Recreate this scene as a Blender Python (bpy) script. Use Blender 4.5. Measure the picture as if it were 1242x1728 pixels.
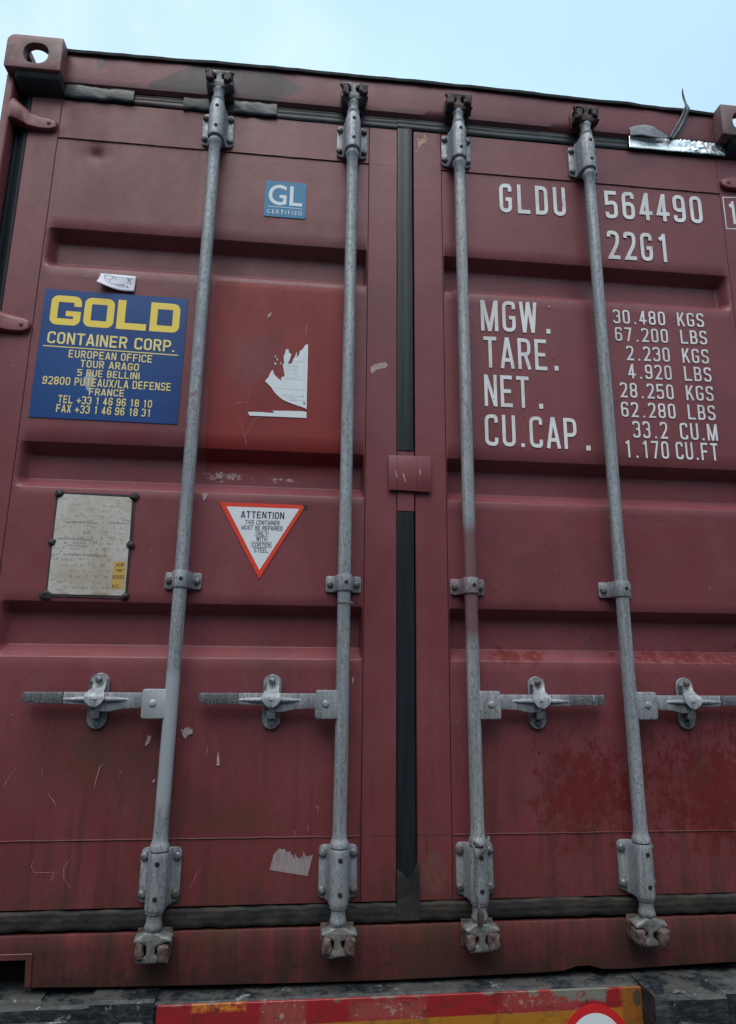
import bpy, bmesh, math, random
from mathutils import Matrix, Vector, noise
R = math.radians
random.seed(7)
for o in list(bpy.data.objects):
    bpy.data.objects.remove(o)
SC = bpy.context.scene
COL = SC.collection

# ------------------------------------------------------------ camera
cd = bpy.data.cameras.new('camera')
cam = bpy.data.objects.new('camera', cd); COL.objects.link(cam)
cam.location = (-0.2893, -1.78804, 0.75798)
cam.rotation_mode = 'XYZ'
cam.rotation_euler = (1.791797, -0.010502, -0.103677)
cd.sensor_fit = 'VERTICAL'; cd.sensor_height = 36.0; cd.sensor_width = 36.0
cd.lens = 1112.98 / 1728 * 36.0
cd.clip_start = 0.05; cd.clip_end = 3000
SC.camera = cam

# ------------------------------------------------------------ world and sun
SUN_EL, SUN_AZ = R(62), R(196)      # azimuth measured clockwise from +Y: behind the camera
w = bpy.data.worlds.new("World"); SC.world = w; w.use_nodes = True
nt = w.node_tree; nt.nodes.clear()
out = nt.nodes.new('ShaderNodeOutputWorld'); bg = nt.nodes.new('ShaderNodeBackground')
sky = nt.nodes.new('ShaderNodeTexSky'); sky.sky_type = 'NISHITA'; sky.sun_disc = False
sky.sun_elevation = SUN_EL; sky.sun_rotation = SUN_AZ
sky.air_density = 1.0; sky.dust_density = 1.5; sky.ozone_density = 1.5
tc = nt.nodes.new('ShaderNodeTexCoord'); cn = nt.nodes.new('ShaderNodeTexNoise')
cn.inputs['Scale'].default_value = 1.15; cn.inputs['Detail'].default_value = 4; cn.inputs['Roughness'].default_value = 0.5
mp = nt.nodes.new('ShaderNodeMapping'); mp.inputs['Location'].default_value = (0.35, 0.1, 0.2)
mr = nt.nodes.new('ShaderNodeMapRange'); mr.inputs['From Min'].default_value = 0.36; mr.inputs['From Max'].default_value = 0.62
mr.inputs['To Min'].default_value = 0.80; mr.inputs['To Max'].default_value = 1.0
mx = nt.nodes.new('ShaderNodeMix'); mx.data_type = 'RGBA'
mx.inputs['B'].default_value = (6.7, 9.8, 12.0, 1)
nt.links.new(tc.outputs['Generated'], mp.inputs['Vector']); nt.links.new(mp.outputs[0], cn.inputs['Vector'])
nt.links.new(cn.outputs['Fac'], mr.inputs['Value']); nt.links.new(mr.outputs[0], mx.inputs['Factor'])
c2 = nt.nodes.new('ShaderNodeTexNoise'); c2.inputs['Scale'].default_value = 2.2; c2.inputs['Detail'].default_value = 5; c2.inputs['Roughness'].default_value = 0.55
nt.links.new(mp.outputs[0], c2.inputs['Vector'])
r2 = nt.nodes.new('ShaderNodeMapRange'); r2.interpolation_type = 'SMOOTHSTEP'; r2.inputs['From Min'].default_value = 0.42; r2.inputs['From Max'].default_value = 0.66
nt.links.new(c2.outputs['Fac'], r2.inputs['Value'])
m2 = nt.nodes.new('ShaderNodeMix'); m2.data_type = 'RGBA'; m2.inputs['B'].default_value = (8.3, 10.0, 10.8, 1)
nt.links.new(r2.outputs[0], m2.inputs['Factor']); nt.links.new(mx.outputs['Result'], m2.inputs['A'])
nt.links.new(sky.outputs[0], mx.inputs['A']); nt.links.new(m2.outputs['Result'], bg.inputs['Color'])
bg.inputs['Strength'].default_value = 0.1
nt.links.new(bg.outputs[0], out.inputs[0])
sd = bpy.data.lights.new('sun', 'SUN'); sun = bpy.data.objects.new('sun', sd); COL.objects.link(sun)
sd.energy = 2.9; sd.angle = R(48); sd.color = (1.0, 0.955, 0.91)
dirv = Vector((math.sin(SUN_AZ) * math.cos(SUN_EL), math.cos(SUN_AZ) * math.cos(SUN_EL), math.sin(SUN_EL)))
sun.rotation_euler = dirv.to_track_quat('Z', 'Y').to_euler()
SC.view_settings.view_transform = 'Standard'; SC.view_settings.look = 'None'
SC.view_settings.exposure = 0.0; SC.view_settings.gamma = 1.0
SC.view_settings.use_curve_mapping = False

# ------------------------------------------------------------ node helpers
class G:
    def __init__(s, name, rough=0.5, metal=0.0, spec=0.35):
        s.m = bpy.data.materials.new(name); s.m.use_nodes = True
        s.t = s.m.node_tree; s.b = s.t.nodes['Principled BSDF']
        s.b.inputs['Specular IOR Level'].default_value = spec; s.b.inputs['Roughness'].default_value = rough; s.b.inputs['Metallic'].default_value = metal
        s.geo = s.t.nodes.new('ShaderNodeNewGeometry'); s.P = s.geo.outputs['Position']
        sep = s.t.nodes.new('ShaderNodeSeparateXYZ'); s.t.links.new(s.P, sep.inputs[0])
        s.x, s.y, s.z = sep.outputs
    def put(s, sock, v):
        if isinstance(v, (int, float, tuple, list)):
            sock.default_value = (tuple(v) + (1,))[:4] if isinstance(v, (tuple, list)) and sock.type == 'RGBA' else v
        else: s.t.links.new(v, sock)
    def M(s, op, a, b=0.0, c=0.0):
        n = s.t.nodes.new('ShaderNodeMath'); n.operation = op
        s.put(n.inputs[0], a); s.put(n.inputs[1], b); s.put(n.inputs[2], c); return n.outputs[0]
    def ramp(s, v, a, b, lo=0.0, hi=1.0, smooth=True):
        n = s.t.nodes.new('ShaderNodeMapRange'); n.interpolation_type = 'SMOOTHSTEP' if smooth else 'LINEAR'
        s.put(n.inputs['Value'], v)
        for k, q in (('From Min', a), ('From Max', b), ('To Min', lo), ('To Max', hi)): s.put(n.inputs[k], q)
        return n.outputs[0]
    def noise(s, scale, detail=3, rough=0.55, stretch=(1, 1, 1), off=(0, 0, 0), dist=0.0, col=False):
        m = s.t.nodes.new('ShaderNodeMapping'); m.inputs['Scale'].default_value = stretch; m.inputs['Location'].default_value = off
        s.t.links.new(s.P, m.inputs['Vector'])
        n = s.t.nodes.new('ShaderNodeTexNoise'); s.t.links.new(m.outputs[0], n.inputs['Vector'])
        n.inputs['Scale'].default_value = scale; n.inputs['Detail'].default_value = detail
        n.inputs['Roughness'].default_value = rough; n.inputs['Distortion'].default_value = dist
        return n.outputs['Color'] if col else n.outputs['Fac']
    def vor(s, scale, stretch=(1, 1, 1), rnd=1.0):
        m = s.t.nodes.new('ShaderNodeMapping'); m.inputs['Scale'].default_value = stretch
        s.t.links.new(s.P, m.inputs['Vector'])
        n = s.t.nodes.new('ShaderNodeTexVoronoi'); s.t.links.new(m.outputs[0], n.inputs['Vector'])
        n.inputs['Scale'].default_value = scale; n.inputs['Randomness'].default_value = rnd
        return n.outputs['Distance'], n.outputs['Color']
    def mix(s, f, a, b, mode='MIX'):
        n = s.t.nodes.new('ShaderNodeMix'); n.data_type = 'RGBA'; n.blend_type = mode
        s.put(n.inputs['Factor'], f); s.put(n.inputs['A'], a); s.put(n.inputs['B'], b); return n.outputs['Result']
    def warp(s, amp, scale, detail=4):
        c = s.noise(scale, detail, 0.6, col=True)
        sp = s.t.nodes.new('ShaderNodeSeparateColor'); s.t.links.new(c, sp.inputs[0])
        wx = s.M('MULTIPLY_ADD', s.M('SUBTRACT', sp.outputs[0], 0.5), amp * 2, s.x)
        wz = s.M('MULTIPLY_ADD', s.M('SUBTRACT', sp.outputs[1], 0.5), amp * 2, s.z)
        return wx, wz
    def box(s, p, x0, x1, z0, z1, soft):
        a = s.M('MINIMUM', s.M('SUBTRACT', p[0], x0), s.M('SUBTRACT', x1, p[0]))
        b = s.M('MINIMUM', s.M('SUBTRACT', p[1], z0), s.M('SUBTRACT', z1, p[1]))
        return s.ramp(s.M('MINIMUM', a, b), -soft, soft)
    def ell(s, p, cx, cz, rx, rz, a=0.2, b=1.0):
        u = s.M('DIVIDE', s.M('SUBTRACT', p[0], cx), rx); v = s.M('DIVIDE', s.M('SUBTRACT', p[1], cz), rz)
        d = s.M('SQRT', s.M('ADD', s.M('MULTIPLY', u, u), s.M('MULTIPLY', v, v)))
        return s.ramp(d, b, a)
    def fin(s, col, rough=None, bump=None, dist=0.001, strength=1.0, metal=None):
        s.put(s.b.inputs['Base Color'], col)
        if rough is not None: s.put(s.b.inputs['Roughness'], rough)
        if metal is not None: s.put(s.b.inputs['Metallic'], metal)
        if bump is not None:
            n = s.t.nodes.new('ShaderNodeBump'); n.inputs['Distance'].default_value = dist; n.inputs['Strength'].default_value = strength
            s.put(n.inputs['Height'], bump); s.t.links.new(n.outputs[0], s.b.inputs['Normal'])
        return s.m

MUL = 'MULTIPLY'
def make_paint():
    g = G('oxide_red_paint', 0.42)
    p1 = g.warp(0.012, 18); p2 = g.warp(0.05, 7); p3 = g.warp(0.004, 60)
    n1 = g.noise(1.6, 4, 0.6); n2 = g.noise(9, 5, 0.65, stretch=(1, 1, 0.45)); n3 = g.noise(70, 4, 0.7)
    c = g.mix(g.ramp(n1, 0.35, 0.65), (0.158, 0.038, 0.045), (0.192, 0.052, 0.062))
    c = g.mix(g.M(MUL, g.ramp(n2, 0.45, 0.75), 0.4), c, (0.175, 0.055, 0.064))
    # darker, redder tone towards the bottom
    c = g.mix(g.M(MUL, g.ramp(g.M('ADD', g.z, g.M(MUL, n1, 0.6)), 1.0, 0.55), 0.55), c, (0.130, 0.024, 0.023))
    c = g.mix(g.M(MUL, g.ramp(g.noise(3.1, 3, 0.5, off=(3, 1, 0)), 0.5, 0.7), 0.35), c, (0.095, 0.027, 0.028))
    # faded greyer overspray rectangles, upper left door
    fade = g.M('MAXIMUM', g.box(p1, -1.035, -0.635, 2.012, 2.46, 0.006), g.box(p1, -1.125, -1.035, 2.03, 2.33, 0.01))
    fade = g.M('MAXIMUM', fade, g.box(p1, -0.585, -0.125, 1.86, 2.085, 0.012))
    c = g.mix(g.M(MUL, fade, 0.6), c, (0.175, 0.070, 0.072))
    # square of fresher red where an old placard was removed
    red = g.box(p3, -0.567, -0.187, 1.15, 1.849, 0.002)
    red2 = g.M(MUL, red, g.ramp(g.z, 1.24, 1.30))
    c = g.mix(red2, c, g.mix(g.ramp(n2, 0.35, 0.7), (0.205, 0.013, 0.014), (0.170, 0.016, 0.017)))
    gh = g.ell(p2, -0.45, 1.60, 0.10, 0.12, 0.25, 1.1)
    c = g.mix(g.M(MUL, gh, 0.55), c, (0.15, 0.048, 0.055))
    # dark bare patch on the header
    hs = g.box(p1, -0.81, -0.44, 2.482, 2.66, 0.004)
    tail = g.M('SUBTRACT', g.M(MUL, g.M('SUBTRACT', -0.32, p1[0]), 0.55), g.M('ABSOLUTE', g.M('SUBTRACT', p1[1], 2.535)))
    hs = g.M('MAXIMUM', hs, g.M(MUL, g.ramp(tail, 0.0, 0.006), g.ramp(g.x, -0.5, -0.46)))
    tri = g.ramp(g.M('ADD', g.M('SUBTRACT', p1[0], -0.80), g.M(MUL, g.M('SUBTRACT', p1[1], 2.50), -1.6)), -0.012, 0.004)
    hs = g.M(MUL, hs, tri)
    hs = g.M('MAXIMUM', hs, g.M(MUL, g.ell(p1, -0.955, 2.57, 0.018, 0.045, 0.8, 1.0), 0.8))
    c = g.mix(g.M(MUL, hs, 0.95), c, (0.046, 0.030, 0.034))
    # wet-looking fresh red touch-up blotches, lower right door
    bl = g.noise(38, 9, 0.82, stretch=(1, 1, 0.7), off=(5, 0, 2)); 
    b1 = g.M('ADD', g.ell(p2, 0.47, 0.43, 0.19, 0.20, 0.0, 1.3), g.ell(p2, 0.84, 0.42, 0.27, 0.24, 0.0, 1.3))
    b1 = g.M('ADD', b1, g.M(MUL, g.ell(p1, 0.30, 0.77, 0.16, 0.03, 0.1, 1.3), 0.8)); b1 = g.M('ADD', b1, g.M(MUL, g.ell(p1, 0.80, 0.775, 0.30, 0.03, 0.1, 1.3), 0.8))
    wet = g.ramp(g.M('ADD', g.M(MUL, b1, 0.24), bl), 0.61, 0.70)
    wet = g.M(MUL, wet, g.ramp(b1, 0.02, 0.15))
    c = g.mix(g.M(MUL, wet, 0.7), c, (0.115, 0.010, 0.008))
    # pits and rust specks
    d, vc = g.vor(48, (1, 1, 0.6)); sp = g.ramp(g.M('ADD', d, g.M(MUL, g.noise(60, 2, 0.5), 0.2)), 0.25, 0.18)
    gate = g.M('ADD', g.ramp(g.x, 0.05, 0.4, -0.04, 0.14), g.ramp(g.z, 1.5, 0.3, -0.06, 0.08))
    sel = g.ramp(g.noise(31, 1, 0.5, off=(9, 3, 1)), 0.52, 0.57, smooth=False)
    sp = g.M(MUL, g.M(MUL, sp, sel), g.ramp(g.M('ADD', gate, g.noise(3.4, 3, 0.6)), 0.48, 0.66))
    c = g.mix(g.M(MUL, sp, 0.85), c, (0.040, 0.014, 0.013))
    # pale chips
    d2, _ = g.vor(23, (1, 1, 1.3)); ch = g.M(MUL, g.ramp(d2, 0.055, 0.03), g.ramp(g.noise(12, 1, 0.5, off=(1, 7, 4)), 0.60, 0.64))
    c = g.mix(g.M(MUL, ch, 0.6), c, (0.5, 0.34, 0.33))
    fl = g.noise(60, 5, 0.75, stretch=(1, 1, 1.8)); fe = g.M('MAXIMUM', g.ell(p1, -0.52, 1.262, 0.085, 0.02, 0.4, 1.2), g.M(MUL, g.ell(p1, -0.36, 1.257, 0.12, 0.014, 0.2, 1.2), 0.85))
    c = g.mix(g.M(MUL, g.ramp(g.M('ADD', fl, g.M(MUL, fe, 0.22)), 0.735, 0.77), g.ramp(fe, 0.05, 0.3)), c, (0.42, 0.3, 0.28))
    # grime: runs on the sill, under the lower seal, hinge-side; darker red-brown inside the dent
    gr = g.noise(5, 5, 0.7, stretch=(3.2, 1, 0.35)); 
    sill = g.M(MUL, g.ramp(g.z, 0.26, 0.10), g.ramp(gr, 0.36, 0.62))
    c = g.mix(g.M(MUL, sill, 0.8), c, (0.048, 0.025, 0.017))
    c = g.mix(g.M(MUL, g.M(MUL, g.ramp(g.z, 0.062, 0.008), g.ramp(g.noise(6, 4, 0.6), 0.4, 0.6)), 0.8), c, (0.03, 0.022, 0.02))
    st = g.noise(9, 5, 0.7, stretch=(4.5, 1, 0.22), off=(0, 0, 7))
    c = g.mix(g.M(MUL, g.M(MUL, g.ramp(g.z, 0.9, 0.25), g.ramp(st, 0.48, 0.68)), 0.6), c, (0.052, 0.024, 0.018))
    c = g.mix(g.M(MUL, g.M(MUL, g.ramp(g.z, 0.30, 0.18), g.ramp(g.noise(15, 6, 0.75, stretch=(1, 1, .6)), 0.46, 0.62)), 0.55), c, (0.055, 0.030, 0.022))
    c = g.mix(g.M(MUL, g.M(MUL, g.ramp(g.z, 0.125, 0.02), g.ramp(g.noise(19, 6, 0.8, stretch=(1, 1, 1.3), off=(4, 0, 4)), 0.54, 0.60)), 0.75), c, (0.035, 0.022, 0.018))
    dk = g.M(MUL, g.ramp(g.M('ADD', g.z, g.M(MUL, g.noise(14, 4, 0.7), 0.06)), 2.535, 2.50), g.ramp(g.z, 2.46, 2.475))
    c = g.mix(g.M(MUL, dk, 0.6), c, (0.05, 0.03, 0.033))
    br = g.M('ADD', g.ell(p2, -0.78, 0.52, 0.2, 0.13, 0.0, 1.2), g.ell(p2, 0.02, 0.07, 0.10, 0.09, 0.1, 1.1))
    br = g.M('ADD', br, g.ell(p2, -0.47, 0.15, 0.08, 0.12, 0.1, 1.1)); br = g.M('ADD', br, g.ell(p2, -0.43, 0.37, 0.14, 0.06, 0.1, 1.1))
    br = g.M('ADD', br, g.ell(p2, 0.47, 0.03, 0.07, 0.035, 0.1, 1.1))
    c = g.mix(g.M(MUL, g.M(MUL, g.M('MINIMUM', br, 1.0), g.ramp(n2, 0.25, 0.6)), 0.8), c, (0.068, 0.036, 0.021))
    c = g.mix(g.M(MUL, g.ell(p1, -0.945, 2.248, 0.028, 0.028, 0.1, 1.1), 0.55), c, (0.07, 0.025, 0.025))
    so = g.noise(4.2, 6, 0.7, stretch=(1, 1, 0.8), off=(11, 0, 6)); sm = g.ramp(so, 0.52, 0.72)
    c = g.mix(g.M(MUL, sm, g.ramp(g.z, 1.4, 0.4, 0.34, 0.60)), c, (0.070, 0.032, 0.032))
    ch2 = g.ramp(g.noise(5.5, 6, 0.7, stretch=(1, 1, 0.5), off=(21, 0, 16)), 0.55, 0.75)
    c = g.mix(g.M(MUL, ch2, 0.30), c, (0.22, 0.085, 0.09))
    pr = g.warp(0.03, 28, 6); ru = g.M(MUL, g.ell(pr, 0.068, 0.235, 0.042, 0.055, 0.75, 1.0), g.ramp(n3, 0.35, 0.6, 0.1, 1.0))
    c = g.mix(g.M(MUL, ru, 0.55), c, (0.13, 0.075, 0.06))
    # rust creeping out of the welded seams
    ax = g.M('ABSOLUTE', g.x); sn = g.noise(42, 5, 0.75, off=(0, 0, 3))
    l1 = g.ramp(g.M('ABSOLUTE', g.M('SUBTRACT', g.z, 0.3255)), g.M('MAXIMUM', g.M('ADD', g.M(MUL, sn, 0.020), -0.007), 0.0004), 0.0)
    l2 = g.ramp(g.M('ABSOLUTE', g.M('SUBTRACT', g.z, 2.2915)), g.M('MAXIMUM', g.M('ADD', g.M(MUL, sn, 0.016), -0.006), 0.0004), 0.0)
    l3 = g.ramp(g.M('ABSOLUTE', g.M('SUBTRACT', ax, 0.1168)), g.M('MAXIMUM', g.M('ADD', g.M(MUL, sn, 0.020), -0.0085), 0.0004), 0.0)
    l4 = g.ramp(g.M('ABSOLUTE', g.M('SUBTRACT', ax, 0.0275)), g.M('MAXIMUM', g.M('ADD', g.M(MUL, sn, 0.018), -0.0075), 0.0004), 0.0)
    zg = g.box((g.z, g.y), 0.176, 2.43, -0.1, 0.5, 0.002)
    c = g.mix(g.M(MUL, g.M(MUL, zg, g.M('MAXIMUM', g.M('MAXIMUM', l1, l2), g.M('MAXIMUM', l3, l4))), 0.6), c, (0.045, 0.020, 0.017))
    # hairline rub marks
    hl = g.noise(55, 3, 0.6, stretch=(7, 1, 0.5), off=(2, 0, 5), dist=0.6); hm = g.ramp(g.noise(3.3, 2, 0.5, off=(6, 6, 1)), 0.5, 0.65)
    c = g.mix(g.M(MUL, g.M(MUL, g.ramp(hl, 0.69, 0.74), hm), 0.28), c, (0.30, 0.17, 0.17))
    c = g.mix(g.ramp(n3, 0.3, 0.8, 0.0, 0.16), c, (0.05, 0.02, 0.02))
    rg = g.M('ADD', g.ramp(n2, 0.3, 0.7, 0.36, 0.5), g.M(MUL, wet, -0.10))
    rg = g.M('ADD', rg, g.M(MUL, g.M('MAXIMUM', fade, red2), 0.14))
    hb = g.M('ADD', g.M(MUL, g.noise(260, 2, 0.5), 0.12), g.M(MUL, g.noise(24, 3, 0.55), 0.5))
    hb = g.M('SUBTRACT', hb, g.M(MUL, sp, 0.4)); hb = g.M('ADD', hb, g.M(MUL, g.noise(4, 2, 0.5), 1.6))
    return g.fin(c, rg, hb, 0.0016, 0.75)
PAINT = make_paint()

def make_galv(name, smears=(), tint=(0.34, 0.355, 0.38), dark=(0.075, 0.082, 0.095), painted=()):
    g = G(name, 0.5, 0.25)
    s1 = g.noise(30, 6, 0.75, stretch=(2.2, 2.2, 0.10)); s2 = g.noise(150, 4, 0.7, stretch=(1, 1, 0.5)); s3 = g.noise(5, 3, 0.6)
    c = g.mix(g.ramp(s1, 0.36, 0.62), tint, tuple(v * 0.62 for v in tint))
    c = g.mix(g.M(MUL, g.ramp(s2, 0.50, 0.62), 0.55), c, dark)
    c = g.mix(g.M(MUL, g.ramp(g.noise(330, 3, 0.7, stretch=(1, 1, 0.5), off=(1, 5, 2)), 0.52, 0.66), 0.5), c, dark)
    c = g.mix(g.M(MUL, g.ramp(g.noise(210, 3, 0.7, off=(7, 5, 2)), 0.58, 0.70), 0.5), c, (0.55, 0.57, 0.59))
    c = g.mix(g.M(MUL, g.ramp(s3, 0.45, 0.7), 0.4), c, (0.20, 0.22, 0.245))
    c = g.mix(g.M(MUL, g.ramp(g.noise(95, 3, 0.6, stretch=(1, 1, 0.25), off=(2, 2, 2)), 0.66, 0.72), 0.5), c, (0.5, 0.54, 0.57))
    # greasy dirt and road film near the floor of the container
    c = g.mix(g.M(MUL, g.ramp(g.z, 0.30, 0.06), g.ramp(g.noise(40, 4, 0.6), 0.3, 0.7, 0.2, 0.6)), c, (0.12, 0.105, 0.085))
    for (z0, z1) in painted:
        w1 = g.warp(0.01, 30); f = g.ramp(g.M('MINIMUM', g.M('SUBTRACT', w1[1], z0), g.M('SUBTRACT', z1, w1[1])), 0, 0.03)
        c = g.mix(g.M(MUL, f, 0.85), c, (0.34, 0.365, 0.39))
    for (z0, z1, soft, th, col) in smears:
        w1 = g.warp(0.02, 40); f = g.ramp(g.M('MINIMUM', g.M('SUBTRACT', w1[1], z0), g.M('SUBTRACT', z1, w1[1])), 0, soft)
        f = g.M(MUL, f, g.ramp(g.noise(70, 5, 0.7, stretch=(1, 1, .6), off=(4, 4, 4)), th, th + 0.08))
        c = g.mix(g.M(MUL, f, 0.85), c, col)
    rg = g.ramp(s2, 0.3, 0.7, 0.42, 0.62)
    return g.fin(c, rg, g.M('ADD', g.M(MUL, s2, 0.5), g.M(MUL, s1, 0.5)), 0.0008, 0.7)
GALV = make_galv('galvanised_steel')
GALV_A = make_galv('galvanised_steel_grey_touched', smears=((1.365, 1.475, 0.01, 0.53, (0.20, 0.03, 0.035)),), painted=((0.40, 0.74),))
GALV_C = make_galv('galvanised_steel_red_smeared', smears=((0.79, 1.15, 0.06, 0.12, (0.15, 0.052, 0.058)),), tint=(0.35, 0.355, 0.375))
GALV_P = make_galv('galvanised_steel_pink_film', smears=((0.8, 1.1, 0.01, 0.42, (0.22, 0.13, 0.15)),))
GRIP = make_galv('worn_dark_steel', tint=(0.14, 0.147, 0.16), dark=(0.035, 0.037, 0.042))
LOW = make_galv('road_stained_steel', tint=(0.25, 0.25, 0.245), dark=(0.06, 0.06, 0.06))

def make_simple(name, a, b, scale=20, rough=0.5, metal=0.0, bump=0.3, bd=0.001, st=(1, 1, 1), lo=0.4, hi=0.62, fine=0.0):
    g = G(name, rough, metal)
    n = g.noise(scale, 5, 0.65, stretch=st); c = g.mix(g.ramp(n, lo, hi), a, b)
    if fine: c = g.mix(g.ramp(g.noise(scale * 6, 4, 0.7), 0.5, 0.7, 0, fine), c, tuple(v * 0.4 for v in a))
    return g.fin(c, None, n if bump else None, bd, bump or 0)
RUBBER = make_simple('black_seal_rubber', (0.008, 0.012, 0.015), (0.021, 0.027, 0.033), 14, 0.5, st=(2, 1, 0.4))
RUBBER_V = make_simple('black_centre_rubber', (0.006, 0.009, 0.012), (0.015, 0.021, 0.027), 9, 0.42, st=(3, 1, 0.15), lo=0.4, hi=0.7)
RUBBER_D = make_simple('mud_stained_rubber', (0.010, 0.011, 0.012), (0.036, 0.028, 0.023), 13, 0.7, st=(1, 1, 2.5), fine=0.5)
WRAP = make_simple('wrinkled_rubber_wrap', (0.010, 0.014, 0.017), (0.026, 0.034, 0.040), 25, 0.38)
LIPM = make_simple('tarred_roof_edge', (0.012, 0.014, 0.018), (0.03, 0.03, 0.036), 30, 0.6)
def make_rust():
    g = G('rusty_painted_casting', 0.75)
    n = g.noise(45, 6, 0.75); n2 = g.noise(130, 4, 0.7, off=(2, 1, 1))
    c = g.mix(g.ramp(n, 0.42, 0.58), (0.055, 0.032, 0.029), (0.12, 0.085, 0.077))
    c = g.mix(g.ramp(n2, 0.58, 0.66, 0, 0.75), c, (0.27, 0.22, 0.205)); c = g.mix(g.ramp(n2, 0.42, 0.34, 0, 0.7), c, (0.03, 0.018, 0.015))
    return g.fin(c, None, g.M('ADD', n, n2), 0.002, 0.8)
RUST = make_rust()
RUSTD = make_simple('blackened_rusty_iron', (0.035, 0.022, 0.025), (0.075, 0.045, 0.048), 60, 0.7, bump=0.8, bd=0.002, fine=0.5)
BOLTR = make_simple('rust_tinged_bolt', (0.070, 0.050, 0.048), (0.14, 0.125, 0.12), 90, 0.6, 0.3, bump=0.5)
BOLTG = make_simple('dull_zinc_bolt', (0.20, 0.21, 0.225), (0.085, 0.09, 0.10), 110, 0.5, 0.4, bump=0.5)
DARK = make_simple('dark_recess_iron', (0.006, 0.006, 0.007), (0.012, 0.012, 0.012), 30, 0.8)
def make_cast():
    g = G('worn_corner_casting_paint', 0.55)
    n = g.noise(28, 6, 0.7); n2 = g.noise(9, 4, 0.6)
    c = g.mix(g.ramp(n2, 0.4, 0.6), (0.21, 0.085, 0.09), (0.14, 0.075, 0.075))
    c = g.mix(g.ramp(n, 0.53, 0.60, 0, 0.85), c, (0.06, 0.045, 0.045)); c = g.mix(g.ramp(n, 0.40, 0.34, 0, 0.5), c, (0.22, 0.2, 0.19))
    return g.fin(c, None, n, 0.0015, 0.8)
CAST = make_cast()
def make_print(name, col, worn, thr=0.66, rough=0.45):
    g = G(name, rough); n = g.noise(90, 5, 0.75); n2 = g.noise(6, 3, 0.6)
    c = g.mix(g.ramp(n, thr, thr + 0.05, 0, 0.8), col, worn); c = g.mix(g.ramp(n2, 0.45, 0.7, 0, 0.2), c, tuple(v * 0.7 for v in col))
    return g.fin(c)
def make_white():
    g = G('white_stencil_paint', 0.5)
    n = g.noise(90, 5, 0.75); n2 = g.noise(7, 4, 0.65); n3 = g.noise(22, 5, 0.75, off=(3, 2, 1))
    c = g.mix(g.ramp(n2, 0.4, 0.7), (0.68, 0.685, 0.70), (0.52, 0.51, 0.52))
    c = g.mix(g.ramp(n, 0.62, 0.68, 0, 0.8), c, (0.26, 0.09, 0.10))
    c = g.mix(g.ramp(n3, 0.665, 0.68, 0, 0.9), c, (0.17, 0.04, 0.05))
    return g.fin(c)
WHITE = make_white()
def make_blue():
    g = G('blue_vinyl', 0.35); p = g.warp(0.012, 60)
    n2 = g.noise(4, 4, 0.6); c = g.mix(g.ramp(n2, 0.35, 0.7), (0.005, 0.042, 0.170), (0.009, 0.058, 0.205))
    sc = g.M('MAXIMUM', g.ell(p, -0.895, 1.512, 0.016, 0.026, 0.8, 1.0), g.ell(p, -0.893, 1.49, 0.007, 0.012, 0.8, 1.0))
    c = g.mix(g.M(MUL, sc, 0.8), c, (0.38, 0.40, 0.45))
    return g.fin(c)
BLUE = make_blue()
YEL = make_print('yellow_vinyl_print', (0.78, 0.58, 0.09), (0.35, 0.3, 0.1), 0.74, 0.4)
YEL2 = make_print('pale_yellow_vinyl_print', (0.74, 0.60, 0.22), (0.3, 0.3, 0.15), 0.72, 0.4)
CYAN = make_print('teal_vinyl', (0.002, 0.15, 0.31), (0.02, 0.1, 0.2), 0.8, 0.4)
VWHITE = make_print('white_vinyl', (0.62, 0.66, 0.70), (0.5, 0.52, 0.55), 0.62, 0.45)
VRED = make_print('red_orange_vinyl', (0.62, 0.050, 0.028), (0.3, 0.04, 0.03), 0.74, 0.4)
INK = make_print('dark_ink', (0.03, 0.032, 0.045), (0.2, 0.2, 0.22), 0.72, 0.5)
INKF = make_print('faded_grey_ink', (0.33, 0.36, 0.40), (0.55, 0.57, 0.6), 0.58, 0.5)
PAPER = make_print('white_paper', (0.60, 0.61, 0.70), (0.5, 0.5, 0.6), 0.7, 0.7)
RESID = make_simple('grey_adhesive_residue', (0.21, 0.165, 0.175), (0.29, 0.235, 0.25), 60, 0.7, st=(2.5, 1, 0.5), lo=0.35, hi=0.65)
CHIP = make_simple('bare_chipped_primer', (0.30, 0.22, 0.22), (0.40, 0.32, 0.33), 60, 0.7, bump=0)
SCR = make_simple('pink_scratch', (0.30, 0.15, 0.15), (0.40, 0.25, 0.25), 80, 0.7, bump=0)
RMARK = make_simple('dark_red_marker', (0.10, 0.015, 0.012), (0.13, 0.02, 0.015), 80, 0.6, bump=0)
def make_plate():
    g = G('weathered_aluminium_plate', 0.42, 0.25)
    n = g.noise(8, 5, 0.65); n2 = g.noise(120, 4, 0.7, stretch=(0.5, 1, 1)); p = g.warp(0.02, 20)
    c = g.mix(g.ramp(n, 0.4, 0.66), (0.52, 0.50, 0.47), (0.42, 0.36, 0.29))
    c = g.mix(g.ramp(n2, 0.55, 0.68, 0, 0.5), c, (0.20, 0.165, 0.14))
    c = g.mix(g.ramp(g.noise(38, 5, 0.7, stretch=(1, 1, 3)), 0.56, 0.66, 0, 0.35), c, (0.16, 0.13, 0.12))
    c = g.mix(g.M(MUL, g.ramp(p[1], 0.925, 0.912), 0.6), c, (0.20, 0.08, 0.06))
    return g.fin(c, None, n2, 0.0005, 0.5)
PLATE = make_plate()
ACEPY = make_print('ochre_sticker', (0.45, 0.30, 0.09), (0.3, 0.2, 0.06), 0.62, 0.5)
BROWNINK = make_print('brown_ink', (0.10, 0.04, 0.02), (0.3, 0.2, 0.06), 0.64, 0.5)
TARBLK = make_simple('black_tar_blob', (0.02, 0.017, 0.018), (0.035, 0.03, 0.03), 60, 0.6, bump=0.8)
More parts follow.
